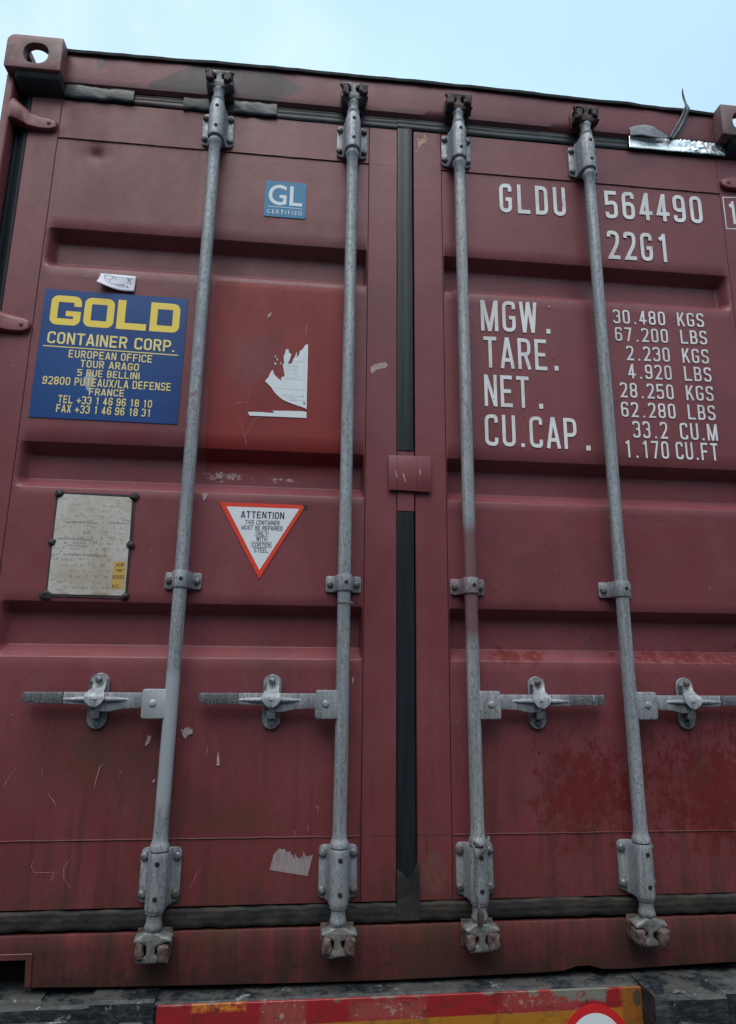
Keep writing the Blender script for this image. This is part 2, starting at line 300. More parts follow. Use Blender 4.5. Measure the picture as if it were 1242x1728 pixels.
def make_foil():
    g = G('crinkled_aluminium_foil', 0.2, 0.95)
    n = g.noise(30, 3, 0.55, dist=1.2)
    return g.fin(g.mix(g.ramp(n, 0.4, 0.6), (0.90, 0.91, 0.92), (0.78, 0.80, 0.82)), g.ramp(n, 0.3, 0.7, 0.30, 0.48), n, 0.003, 0.4)
FOIL = make_foil()
TAPEB = make_simple('grey_tape_backing', (0.13, 0.15, 0.17), (0.19, 0.21, 0.235), 30, 0.45, bump=0.4)
RIB = make_simple('dark_film_ribbon', (0.012, 0.015, 0.022), (0.03, 0.035, 0.05), 40, 0.4)
ROPE = make_simple('grey_twine', (0.16, 0.16, 0.165), (0.09, 0.085, 0.08), 120, 0.9, bump=0.7)
def make_board():
    g = G('peeling_reflective_board', 0.42); p = g.warp(0.010, 30)
    n = g.noise(14, 6, 0.75, off=(1, 1, 3)); cr = g.noise(70, 5, 0.75)
    y0 = g.M('ADD', g.M('ADD', -0.0505, g.M(MUL, g.x, 0.009)), g.M(MUL, g.M('SUBTRACT', p[0], g.x), 0.08))
    red = (0.25, 0.014, 0.017); yel = (0.33, 0.14, 0.014)
    c = g.mix(g.ramp(g.z, g.M('ADD', y0, 0.0012), g.M('SUBTRACT', y0, 0.0012)), red, yel)
    c = g.mix(g.M('MAXIMUM', g.ramp(p[0], 0.505, 0.515), 0.0), c, (0.24, 0.085, 0.016))
    oy = g.M(MUL, g.box(p, -0.50, -0.38, -0.02, 0.01, 0.006), 0.9)
    c = g.mix(g.M(MUL, oy, g.ramp(cr, 0.35, 0.6)), c, (0.55, 0.22, 0.03))
    wp = g.M('MAXIMUM', g.box(p, -0.345, -0.245, -0.09, -0.004, 0.01), g.box(p, -0.14, 0.03, -0.05, -0.012, 0.012))
    wp = g.M('MAXIMUM', wp, g.M(MUL, g.box(p, 0.22, 0.40, -0.045, -0.005, 0.02), 0.8))
    c = g.mix(g.M(MUL, wp, 0.65), c, (0.26, 0.07, 0.06))
    c = g.mix(g.M(MUL, g.M(MUL, wp, g.ramp(cr, 0.57, 0.63)), 0.7), c, (0.42, 0.34, 0.30))
    gp = g.M('MAXIMUM', g.ramp(g.M('ADD', g.z, g.M(MUL, g.M('SUBTRACT', n, 0.5), 0.055)), -0.006, -0.002), 0.0)
    gp = g.M(MUL, gp, g.ramp(n, 0.50, 0.60, 0, 0.8))
    gr = g.M(MUL, g.box(p, 0.28, 0.47, -0.03, 0.01, 0.004), g.ramp(g.M('ADD', n, g.M(MUL, g.z, 4.0)), 0.40, 0.44))
    c = g.mix(g.M('MAXIMUM', gp, gr), c, (0.16, 0.155, 0.135))
    c = g.mix(g.M(MUL, g.ell(p, 0.548, -0.027, 0.012, 0.02, 0.8, 1.0), 0.85), c, (0.05, 0.04, 0.03))
    c = g.mix(g.ramp(g.noise(24, 6, 0.8, stretch=(1, 1, 2), off=(2, 2, 9)), 0.50, 0.66, 0, 0.6), c, (0.05, 0.022, 0.018))
    c = g.mix(g.ramp(cr, 0.6, 0.75, 0, 0.35), c, (0.12, 0.03, 0.02))
    return g.fin(c, None, cr, 0.001, 0.5)
BOARD = make_board()
def make_truck():
    g = G('scuffed_black_chassis_paint', 0.5)
    n = g.noise(13, 6, 0.75); n2 = g.noise(60, 5, 0.75, stretch=(0.6, 0.6, 1.6))
    up = g.t.nodes.new('ShaderNodeSeparateXYZ'); g.t.links.new(g.geo.outputs['Normal'], up.inputs[0])
    c = g.mix(g.ramp(n2, 0.45, 0.62), (0.010, 0.013, 0.018), (0.036, 0.041, 0.047))
    dust = g.ramp(g.M('ADD', g.M(MUL, up.outputs[2], 0.17), n), 0.60, 0.70)
    c = g.mix(g.M(MUL, dust, 0.55), c, (0.085, 0.080, 0.074))
    c = g.mix(g.ramp(g.noise(22, 5, 0.7, off=(4, 0, 4)), 0.61, 0.66, 0, 0.65), c, (0.26, 0.26, 0.25))
    return g.fin(c, g.ramp(n, 0.3, 0.7, 0.4, 0.7), g.M('ADD', n2, n), 0.003, 0.8)
TRUCK = make_truck()
TYRE = make_simple('tyre_rubber', (0.018, 0.018, 0.019), (0.04, 0.038, 0.035), 20, 0.85)
RIMM = make_simple('painted_steel_rim', (0.25, 0.25, 0.25), (0.16, 0.14, 0.13), 12, 0.5, 0.3)
GROUND = make_simple('yard_asphalt', (0.035, 0.035, 0.037), (0.06, 0.058, 0.056), 1.3, 0.9, bump=0.5, bd=0.01, fine=0.4)
SIDE = PAINT

# ------------------------------------------------------------ mesh helpers
def link(name, me, mat, parent=None):
    o = bpy.data.objects.new(name, me); COL.objects.link(o)
    if mat is not None and not me.materials: me.materials.append(mat)
    if parent is not None: o.parent = parent
    return o
def label(o, t): o['label'] = t; return o
def empty(name, loc=(0, 0, 0), lab=None, cat=None, group=None):
    o = bpy.data.objects.new(name, None); COL.objects.link(o); o.location = loc; o.empty_display_size = 0.1
    if lab: o['label'] = lab
    if cat: o['category'] = cat
    if group: o['group'] = group
    return o
class MB:
    def __init__(s): s.v = []; s.f = []
    def add(s, vs, fs):
        b = len(s.v); s.v += [tuple(p) for p in vs]; s.f += [tuple(b + i for i in f) for f in fs]; return s
    def box(s, x0, x1, y0, y1, z0, z1):
        vs = [(x, y, z) for z in (z0, z1) for y in (y0, y1) for x in (x0, x1)]
        return s.add(vs, [(0, 2, 3, 1), (4, 5, 7, 6), (0, 1, 5, 4), (2, 6, 7, 3), (0, 4, 6, 2), (1, 3, 7, 5)])
    def prism(s, poly, a, b, axis='y'):
        n = len(poly)
        def P(u, v, t): return (u, t, v) if axis == 'y' else ((u, v, t) if axis == 'z' else (t, u, v))
        vs = [P(u, v, a) for u, v in poly] + [P(u, v, b) for u, v in poly]
        fs = [tuple(range(n)), tuple(range(2 * n - 1, n - 1, -1))] + [(i, i + n, (i + 1) % n + n, (i + 1) % n) for i in range(n)]
        return s.add(vs, fs)
    def lathe(s, prof, cx, cy, n=24, axis='z', cz=0.0, cap=True):
        # prof: (r, t) pairs along the axis
        def P(r, t, a):
            c, q = r * math.cos(a), r * math.sin(a)
            return (cx + c, cy + q, t) if axis == 'z' else (cx + c, t, cz + q)
        vs = [P(r, t, 2 * math.pi * k / n) for r, t in prof for k in range(n)]
        fs = [(j * n + k, j * n + (k + 1) % n, (j + 1) * n + (k + 1) % n, (j + 1) * n + k) for j in range(len(prof) - 1) for k in range(n)]
        if cap: fs += [tuple(range(n - 1, -1, -1)), tuple((len(prof) - 1) * n + k for k in range(n))]
        return s.add(vs, fs)
    def tube(s, path, r, n=10, cap=True):
        path = [Vector(p) for p in path]; rs = r if isinstance(r, (list, tuple)) else [r] * len(path); vs = []
        up = None
        for i, p in enumerate(path):
            t = (path[min(i + 1, len(path) - 1)] - path[max(i - 1, 0)]).normalized()
            if up is None: up = t.orthogonal().normalized()
            else: up = (up - t * up.dot(t)).normalized()
            sd_ = t.cross(up)
            for k in range(n):
                a = 2 * math.pi * k / n; vs.append(p + (up * math.cos(a) + sd_ * math.sin(a)) * rs[i])
        fs = [(j * n + k, j * n + (k + 1) % n, (j + 1) * n + (k + 1) % n, (j + 1) * n + k) for j in range(len(path) - 1) for k in range(n)]
        if cap: fs += [tuple(range(n - 1, -1, -1)), tuple((len(path) - 1) * n + k for k in range(n))]
        return s.add(vs, fs)
    def loft(s, secs, closed=True, cap=True):
        n = len(secs[0]); vs = [p for q in secs for p in q]; m = n if closed else n - 1
        fs = [(j * n + k, j * n + (k + 1) % n, (j + 1) * n + (k + 1) % n, (j + 1) * n + k) for j in range(len(secs) - 1) for k in range(m)]
        if cap and closed: fs += [tuple(range(n - 1, -1, -1)), tuple((len(secs) - 1) * n + k for k in range(n))]
        return s.add(vs, fs)
    def mesh(s, name='m', sub=0, bevel=0.0, segs=1, angle=32, smooth=True, jitter=0.0, jscale=30, wn=False):
        me = bpy.data.meshes.new(name); me.from_pydata(s.v, [], s.f); me.validate()
        bm = bmesh.new(); bm.from_mesh(me)
        bmesh.ops.recalc_face_normals(bm, faces=bm.faces)
        if bevel:
            ed = [e for e in bm.edges if len(e.link_faces) == 2 and e.calc_face_angle(0) > R(28)]
            bmesh.ops.bevel(bm, geom=ed, offset=bevel, segments=segs, affect='EDGES', profile=0.5, clamp_overlap=True)
        if sub: bmesh.ops.subdivide_edges(bm, edges=[e for e in bm.edges if e.calc_length() > 0.006], cuts=sub, use_grid_fill=True)
        if jitter:
            for v in bm.verts:
                v.co += Vector(noise.noise_vector(v.co * jscale)) * jitter
        bm.to_mesh(me); bm.free()
        if smooth:
            for p in me.polygons: p.use_smooth = True
            me.set_sharp_from_angle(angle=R(angle))
        return me
    def build(s, name, mat, parent=None, **k):
        return link(name, s.mesh(name, **k), mat, parent)
def rrect(x0, x1, z0, z1, r, n=5):
    P = []
    for cx, cz, a0 in ((x1 - r, z0 + r, -90), (x1 - r, z1 - r, 0), (x0 + r, z1 - r, 90), (x0 + r, z0 + r, 180)):
        for k in range(n + 1):
            a = R(a0 + 90 * k / n); P.append((cx + r * math.cos(a), cz + r * math.sin(a)))
    return P
def smoothstep(t): t = max(0, min(1, t)); return t * t * (3 - 2 * t)
def flat(polys, y, name, mat, parent, dy=0.00003):
    """flat print: each polygon a thin face facing -y"""
    m = MB()
    for i, p in enumerate(polys): m.add([(a, y - dy * i, b) for a, b in p], [tuple(range(len(p)))])
    me = m.mesh(name, smooth=False)
    me.update()
    for pl in me.polygons:
        if pl.normal.y > 0: pl.flip()
    return link(name, me, mat, parent)
def slab(polys, y, t, name, mat, parent):
    m = MB()
    for p in polys: m.prism(p, y - t, y)
    return m.build(name, mat, parent, smooth=False)

# ------------------------------------------------------------ lettering
def rp(pts, r, closed=False, n=5):
    """polyline with rounded corners; a point given as (x, y, 0) keeps its corner sharp"""
    out_ = []; N = len(pts)
    for i, p in enumerate(pts):
        if (not closed and i in (0, N - 1)) or (len(p) > 2 and p[2] == 0): out_.append((p[0], p[1])); continue
        a = Vector(pts[(i - 1) % N][:2]); b = Vector(p[:2]); c = Vector(pts[(i + 1) % N][:2])
        rr = p[2] if len(p) > 2 else r
        d1 = (a - b); d2 = (c - b); q = min(rr, d1.length * 0.5, d2.length * 0.5)
        u = b + d1.normalized() * q; v = b + d2.normalized() * q
        for k in range(n + 1):
            t = k / n; pt = u * (1 - t) ** 2 + b * 2 * t * (1 - t) + v * t * t
            out_.append((pt.x, pt.y))
    return out_
def stroke(pts, w_, closed=False):
    """ribbon polygon pieces (quads) of a polyline with mitred joints"""
    P = [Vector(p[:2]) for p in pts]
    Q = [P[0]]
    for p in P[1:]:
        if (p - Q[-1]).length > 1e-6: Q.append(p)
    P = Q; N = len(P); L = []; Rr = []
    for i in range(N):
        if closed: a, b = P[i] - P[i - 1], P[(i + 1) % N] - P[i]
        else:
            a = P[i] - P[i - 1] if i else P[1] - P[0]; b = P[i + 1] - P[i] if i < N - 1 else P[i] - P[i - 1]
        a, b = a.normalized(), b.normalized(); na, nb = Vector((-a.y, a.x)), Vector((-b.y, b.x))
        mm = (na + nb); mm = mm.normalized() if mm.length > 1e-6 else na
        k = (w_ / 2) / max(0.35, mm.dot(na)); L.append(P[i] + mm * k); Rr.append(P[i] - mm * k)
    return [(tuple(L[i]), tuple(L[(i + 1) % N]), tuple(Rr[(i + 1) % N]), tuple(Rr[i])) for i in range(N if closed else N - 1)]
def glyphs(t, W, H=1.0, rf=0.36):
    l, r, b, T, m = t / 2, W - t / 2, t / 2, H - t / 2, H * 0.5; q = W * rf; c = W / 2
    S = {}
    ring = [(l, b), (r, b), (r, T), (l, T)]
    S['0'] = S['O'] = [(rp(ring, q, True), 1)]
    S['1'] = [([(c + .06, 0), (c + .06, H)], 0), (rp([(c + .06 - t * .3, H - t * .9), (c - .12, H - t * 1.6)], q), 0)]
    S['2'] = [(rp([(l, T - .16), (l, T), (r, T), (r, T - .36), (l + .02, b, 0), (W, b)], q), 0)]
    S['3'] = [(rp([(l, T - .16), (l, T), (r, T), (r, m + .02), (c - .02, m + .02)], q), 0), (rp([(c - .02, m + .02), (r, m + .02), (r, b), (l, b), (l, b + .16)], q), 0)]
    S['4'] = [([(c + .06, 0), (c + .06, H)], 0), (rp([(c + .04, H - t * .5), (t * .45, .27, 0), (W + .02, .27)], .01), 0)]
    S['I'] = [([(t / 2, 0), (t / 2, H)], 0)]
    S['X'] = [([(l * .8, 0), (W - l * .8, H)], 0), ([(l * .8, H), (W - l * .8, 0)], 0)]
    S['/'] = [([(0, 0), (c * .9, H)], 0)]
    S['+'] = [([(0, .4), (W, .4)], 0), ([(c, .4 - c), (c, .4 + c)], 0)]
    S['H'] = [([(l, 0), (l, H)], 0), ([(r, 0), (r, H)], 0), ([(l, m), (r, m)], 0)]
    S['Y'] = [([(l * .5, H), (c, .42)], 0), ([(W - l * .5, H), (c, .42)], 0), ([(c, 0), (c, .47)], 0)]
    S['5'] = [(rp([(W - .02, T), (l, T, 0), (l, m + .04, 0), (r, m + .1), (r, b), (l, b), (l, b + .16)], q), 0)]
    S['6'] = [(rp([(l, m + .06), (r, m + .06), (r, b), (l, b)], q, True), 0 + 1), (rp([(l, b + .2), (l, T), (r, T), (r, T - .18)], q), 0)]
    S['7'] = [(rp([(0, T), (r, T, 0), (c - .04, 0)], .01), 0)]
    S['8'] = [(rp([(l, m), (r, m), (r, T), (l, T)], q, True), 1), (rp([(l, b), (r, b), (r, m), (l, m)], q, True), 1)]
    S['9'] = [(rp([(l, m - .06), (r, m - .06), (r, T), (l, T)], q, True), 1), (rp([(r, T - .2), (r, b), (l, b), (l, b + .18)], q), 0)]
    S['A'] = [([(l * .6, 0), (c - t * .05, H)], 0), ([(W - l * .6, 0), (c + t * .05, H)], 0), ([(c - .16, .27), (c + .16, .27)], 0)]
    S['B'] = [(rp([(l, b, 0), (r, b), (r, m), (l, m, 0)], q, True), 1), (rp([(l, m, 0), (r - .02, m), (r - .02, T), (l, T, 0)], q, True), 1)]
    S['C'] = [(rp([(r, T - .2), (r, T), (l, T), (l, b), (r, b), (r, b + .2)], q), 0)]
    S['D'] = [(rp([(l, b, 0), (r, b), (r, T), (l, T, 0)], q * 1.2, True), 1)]
    S['E'] = [(rp([(W - .03, b), (l, b, 0), (l, T, 0), (W - .03, T)], q), 0), ([(l, m), (W - .08, m)], 0)]
    S['F'] = [(rp([(l, 0), (l, T, 0), (W - .02, T)], q), 0), ([(l, m), (W - .08, m)], 0)]
    S['G'] = [(rp([(r, T - .2), (r, T), (l, T), (l, b), (r, b), (r, m - .04, 0), (c, m - .04)], q), 0)]
    S['K'] = [([(l, 0), (l, H)], 0), ([(r, H), (l + .04, .38)], 0), ([(c - .03, .58), (r + .02, 0)], 0)]
    S['L'] = [(rp([(l, H), (l, b, 0), (W, b)], q), 0)]
    S['M'] = [([(l, 0), (l, H)], 0), ([(l + .02, H - .02), (W * .65, 0)], 0), ([(W * .65, 0), (W * 1.3 - l - .02, H - .02)], 0), ([(W * 1.3 - l, 0), (W * 1.3 - l, H)], 0)]
    S['N'] = [([(l, 0), (l, H)], 0), ([(l + .02, H - .04), (r - .02, .04)], 0), ([(r, 0), (r, H)], 0)]
    S['P'] = [([(l, 0), (l, H)], 0), (rp([(l, m - .05, 0), (r, m - .05), (r, T), (l, T, 0)], q, True), 1)]
    S['R'] = [([(l, 0), (l, H)], 0), (rp([(l, m - .02, 0), (r, m - .02), (r, T), (l, T, 0)], q, True), 1), ([(c + .02, m), (r + .01, 0)], 0)]
    S['S'] = [(rp([(r, T - .18), (r, T), (l, T), (l, m + .03), (r, m - .03), (r, b), (l, b), (l, b + .18)], q), 0)]
    S['T'] = [([(0, T), (W, T)], 0), ([(c, 0), (c, T)], 0)]
    S['U'] = [(rp([(l, H), (l, b), (r, b), (r, H)], q), 0)]
    S['W'] = [([(l * .8, H), (W * .33, 0)], 0), ([(W * .33, 0), (W * .65, H)], 0), ([(W * .65, H), (W * .97, 0)], 0), ([(W * .97, 0), (W * 1.3 - l * .8, H)], 0)]
    S['.'] = [([(t * .5, 0), (t * .5, t)], 0)]
    S[','] = [([(t * .62, t * .9), (t * .35, -t * .35)], 0)]
    return S
def stencil(text, x0, x1, z0, z1, name, parent, t=0.155, W=0.46, gap=0.13, slope=0.0, y=-0.0007, mat=None, adv=None, rf=0.36):
    S = glyphs(t, W, 1.0, rf); polys = []; cx = 0.0
    for ch in text:
        if ch == ' ': cx += W * .7; continue
        gw = W * 1.3 if ch in 'MW' else (t * 1.2 if ch in '.,' else (t if ch == 'I' else (W * .5 if ch == '/' else W)))
        lead = (adv or 0.0) if ch in '.,' else 0.0
        cx += lead
        for pl, cl in S[ch]:
            for q in stroke(pl, t, bool(cl)): polys.append((cx, q))
        cx += gw + gap + lead * 0.4
    tot = cx - gap - (0 if text[-1] not in '.,' else (adv or 0) * 0.4); sx = (x1 - x0) / tot; sz = z1 - z0
    res = []
    for c0, q in polys:
        res.append([(x0 + (c0 + a) * sx, z0 + b * sz + slope * (c0 + a) / tot) for a, b in q])
    return flat(res, y, name, mat or WHITE, parent, dy=0.000003)
def text_fit(body, x0, x1, z0, z1, y, name, mat, parent, off=0.0, slope=0.0):
    cu = bpy.data.curves.new('txt', 'FONT'); cu.body = body; cu.offset = off; cu.resolution_u = 4
    to = bpy.data.objects.new('txt', cu); COL.objects.link(to)
    dg = bpy.context.evaluated_depsgraph_get(); ev = to.evaluated_get(dg)
    src = bpy.data.meshes.new_from_object(ev)
    xs = [v.co.x for v in src.vertices]; ys = [v.co.y for v in src.vertices]
    a, b, c, d = min(xs), max(xs), min(ys), max(ys)
    for v in src.vertices:
        u = (v.co.x - a) / (b - a)
        v.co = (x0 + u * (x1 - x0), y, z0 + (v.co.y - c) / (d - c) * (z1 - z0) + slope * u)
    src.materials.clear(); bpy.data.objects.remove(to); bpy.data.curves.remove(cu)
    src.update()
    o = link(name, src, mat, parent); return o
def pen(lines, w_, y, name, mat, parent):
    ps = []
    for L_ in lines: ps += stroke(L_, w_)
    return flat(ps, y, name, mat, parent, dy=0.000004)

# ------------------------------------------------------------ ground
g = MB(); g.add([(-400, -400, -1.2), (400, -400, -1.2), (400, 400, -1.2), (-400, 400, -1.2)], [(0, 1, 2, 3)])
ground = g.build('ground', GROUND); ground['kind'] = 'structure'; label(ground, 'dark asphalt yard under the trailer')

BLOCKER = empty('unseen_light_blocker', (0, -9.5, -1.2), 'long dark corrugated block added unseen behind the camera to hold off low sky light', 'unseen_light_blocker')  # added out of view behind the camera to block light from the horizon
m = MB(); sec = []
for z in (0, 6.6):
    row = []
    for k in range(0, 181):
        x = -36 + k * 0.4; row += [(x, 0, z), (x + .14, 0, z), (x + .2, -.06, z), (x + .34, -.06, z)]
    sec.append(row)
m.loft(sec, closed=False)
BLOCKER_M = make_simple('dark_grey_cladding', (0.05, 0.052, 0.055), (0.075, 0.075, 0.075), 2, 0.6)
m.build('wall', BLOCKER_M, BLOCKER, smooth=False)
MB().prism([(.15, 6.6), (-9, 8.4), (-18, 6.6)], -36, 36.3, 'x').build('roof', BLOCKER_M, BLOCKER)
MB().box(-36, 36.3, -18, -.1, 0, 6.58).build('blocker_body', BLOCKER_M, BLOCKER)
for k in range(-3, 4): MB().box(k * 9 - 2, k * 9 + 2, .02, .12, 0, 4.2).build('door', make_simple('blocker_door', (.1, .1, .1), (.13, .13, .13), 3, .5), BLOCKER)
# ------------------------------------------------------------ the container
BOX = empty('shipping_container', (0, 0, 0), 'maroon steel shipping container seen from its closed rear doors, resting on a trailer', 'shipping container')
LEN = 6.058
# side walls, roof, front wall, floor (corrugated sides)
def side_wall(sx):
    m = MB(); n = 0; secs = []; y = 0.16; k = 0
    prof = []
    while y < LEN - 0.2:
        prof += [(y, 0.0), (y + 0.07, 0.0), (y + 0.14, 0.036), (y + 0.21, 0.036)]; y += 0.278
    X = sx * 1.212
    for z in (0.16, 2.53): secs.append([(X - sx * d, yy, z) for yy, d in prof])
    m.loft(secs, closed=False)
    return m.build('side_wall', PAINT, BOX, smooth=False)
for sx in (-1, 1):
    side_wall(sx)
    MB().box(min(sx * 1.219, sx * 1.16), max(sx * 1.219, sx * 1.16), 0.118, LEN - 0.12, 0.0, 0.16).build('side_rail', PAINT, BOX, bevel=0.004)
    MB().box(min(sx * 1.219, sx * 1.16), max(sx * 1.219, sx * 1.16), 0.118, LEN - 0.12, 2.53, 2.585).build('side_rail', PAINT, BOX, bevel=0.004)
    MB().box(min(sx * 1.219, sx * 1.09), max(sx * 1.219, sx * 1.09), LEN - 0.1, LEN, 0.118, 2.473).build('corner_post', PAINT, BOX, bevel=0.004)
MB().box(-1.159, 1.159, 0.118, LEN - 0.1, 2.555, 2.572).build('roof', PAINT, BOX)
MB().box(-1.159, 1.159, 0.10, LEN - 0.1, 0.05, 0.15).build('floor', DARK, BOX)
MB().box(-1.088, 1.088, LEN - 0.06, LEN - 0.04, 0.118, 2.553).build('front_wall', PAINT, BOX)
# rear corner posts: front flange + hollow behind, hinge pin side
for sx in (-1, 1):
    m = MB(); 
    poly = [(1.219, -0.032), (1.199, -0.032), (1.196, -0.026), (1.196, 0.030), (1.158, 0.036), (1.158, 0.060), (1.196, 0.10), (1.219, 0.10)]
    m.prism([(sx * a, b) for a, b in poly], 0.118, 2.473, 'z')
    m.build('corner_post', PAINT, BOX, bevel=0.002)
# corner castings with their oval apertures
def casting_mesh():
    def tmp(mb, bevel=0.0, segs=1):
        return link('cut', mb.mesh('cut', bevel=bevel, segs=segs, smooth=False), None)
    outer = MB(); outer.prism(rrect(-1.219, -1.057, 2.473, 2.591, 0.004, 2), -0.06, 0.118)
    a = MB(); P = rrect(-1.219, -1.057, 2.473, 2.591, 0.003, 2)
    P2 = []
    for (x, z) in P:
        if x < -1.21 and z > 2.585: continue
        P2.append((x, z))
    ins = [(-1.219 + 0.022 * (1 - math.cos(R(t))), 2.591 - 0.022 * (1 - math.sin(R(t)))) for t in (90, 70, 50, 30, 10, 0)]
    # rebuild outline with a well rounded outer top corner
    out_ = [(-1.216, 2.473), (-1.060, 2.473), (-1.057, 2.476), (-1.057, 2.588), (-1.060, 2.591)]
    for t in range(90, 181, 15): out_.append((-1.219 + 0.026 + 0.026 * math.cos(R(t)), 2.591 - 0.026 + 0.026 * math.sin(R(t))))
    out_.append((-1.219, 2.476))
    o = tmp(MB().prism(out_, -0.06, 0.118), 0.004, 2)
    cuts = [tmp(MB().box(-1.195, -1.081, -0.034, 0.092, 2.495, 2.567)),
            tmp(MB().prism(rrect(-1.168, -1.096, 2.492, 2.566, 0.030, 6), -0.10, -0.02)),
            tmp(MB().prism(rrect(-1.174, -1.110, -0.033, 0.091, 0.030, 6), 2.55, 2.65, 'z')),
            tmp(MB().prism(rrect(-0.013, 0.067, 2.50, 2.562, 0.029, 6), -1.30, -1.18, 'x'))]
    for c_ in cuts:
        md = o.modifiers.new('b', 'BOOLEAN'); md.object = c_; md.operation = 'DIFFERENCE'; md.solver = 'EXACT'
    bpy.context.view_layer.update()
    dg = bpy.context.evaluated_depsgraph_get()
    me = bpy.data.meshes.new_from_object(o.evaluated_get(dg))
    for q in cuts + [o]: bpy.data.objects.remove(q)
    me.materials.clear()
    for p in me.polygons: p.use_smooth = True
    me.set_sharp_from_angle(angle=R(30))
    return me
cm = casting_mesh()
def mirror(me, mx_=False, mz=None, my=None):
    m2 = me.copy()
    for v in m2.vertices:
        if mx_: v.co.x = -v.co.x
        if mz is not None: v.co.z = mz - v.co.z
        if my is not None: v.co.y = my - v.co.y
    if (bool(mx_) + (mz is not None) + (my is not None)) % 2: m2.flip_normals()
    m2.materials.clear()
    return m2
for mx_ in (False, True):
    for mz in (None, 2.591):
        for my in (None, LEN - 0.06 + 0.06):
            me = cm if not (mx_ or mz or my) else mirror(cm, mx_, mz, my)
            link('corner_casting', me, CAST, BOX)
# header with a slight upward bow and a tarred edge strip
def bow(x): return 0.014 * (1 - (x / 1.06) ** 2) + 0.002 * noise.noise(Vector((x * 3, 0, 0)))
secs = []; lip = []
N = 90
for i in range(N + 1):
    x = -1.0565 + 2.113 * i / N; b = bow(x)
    dn = 0.0012 * noise.noise(Vector((x * 5, 1, 0)))
    secs.append([(x, -0.006, 2.470), (x, -0.015 + dn, 2.480), (x, -0.018 + dn, 2.50), (x, -0.018 + dn, 2.575 + b), (x, -0.012, 2.583 + b), (x, 0.118, 2.583 + b), (x, 0.118, 2.470)])
    j = 0.0022 * noise.noise(Vector((x * 22, 5, 0))) + 0.002 * noise.noise(Vector((x * 7, 9, 0)))
    jj = 0.003 * noise.noise(Vector((x * 9, 3, 3)))
    lip.append([(x, -0.027 + jj, 2.578 + b + j), (x, -0.029 + jj, 2.586 + b + j), (x, -0.020, 2.5925 + b + j), (x, 0.10, 2.5925 + b), (x, 0.10, 2.5845 + b), (x, -0.0195, 2.5785 + b)])
hd = MB().loft(secs).build('door_header', PAINT, BOX)
label(MB().loft(lip).build('header_edge_strip', LIPM, hd), 'black uneven strip along the roof edge')
# rear sill with lashing notch at each side and a dented lower edge
low = [(-0.884, .019), (-.70, .014), (-.49, .011), (-.25, .008), (-.07, .007), (.10, .008), (.24, .010), (.34, .011), (.39, .013), (.425, .022), (.455, .023), (.49, .014), (.55, .012), (.70, .016), (.884, .020)]
poly = [(-1.195, 0.126), (-1.195, 0.077), (-0.888, 0.077)] + low + [(0.888, 0.077), (1.195, 0.077), (1.195, 0.126)]
sill = MB().prism(poly, -0.010, 0.09).build('door_sill', PAINT, BOX, bevel=0.0035, segs=2)
for sx in (-1, 1):   # raised rim round the notch
    pl = [(-1.055, 0.0772), (-0.8885, 0.0772), (-0.8845, 0.022), (-0.8715, 0.022), (-0.8745, 0.0905), (-1.055, 0.0905)]
    MB().prism([(sx * a, b) for a, b in pl], -0.0135, -0.0105).build('notch_rim', PAINT, sill, bevel=0.001)
    a, b = sorted((sx * 1.055, sx * 0.885))
    MB().box(a, b, 0.07, 0.075, 0.0, 0.076).build('notch_backing', DARK, sill)

# doors ------------------------------------------------------------------
RIBS = [(1.858, 1.986), (1.200, 1.330), (0.757, 0.900)]
def rib_depth(z):
    for z0, z1 in RIBS:
        if z0 <= z <= z1:
            h = z1 - z0; D = 0.039
            up = (z1 - z) / 0.030; dn = (z - z0) / 0.034
            def soft(t):   # ramp with rounded shoulders
                t = max(0, min(1, t)); e = 0.08
                if t < e: return t * t / (2 * e) / (1 - e)
                if t > 1 - e: return 1 - (1 - t) ** 2 / (2 * e) / (1 - e)
                return (t - e / 2) / (1 - e)
            return D * min(soft(up), soft(dn))
    return 0.0
DENTS = [(-.80, .50, .16, .07, .0020), (-.42, .55, .12, .1, .0016), (.42, .50, .15, .12, .0022), (.85, .52, .12, .1, .0018), (-.35, 2.20, .15, .06, .0014), (.50, 1.08, .2, .06, .0016), (-.75, 1.09, .12, .05, .0012), (.78, 2.1, .2, .06, .0015), (-0.945, 2.248, 0.020, 0.020, 0.010), (-0.955, 2.235, 0.05, 0.04, 0.003), (0.86, 0.31, 0.2, 0.1, 0.0)]
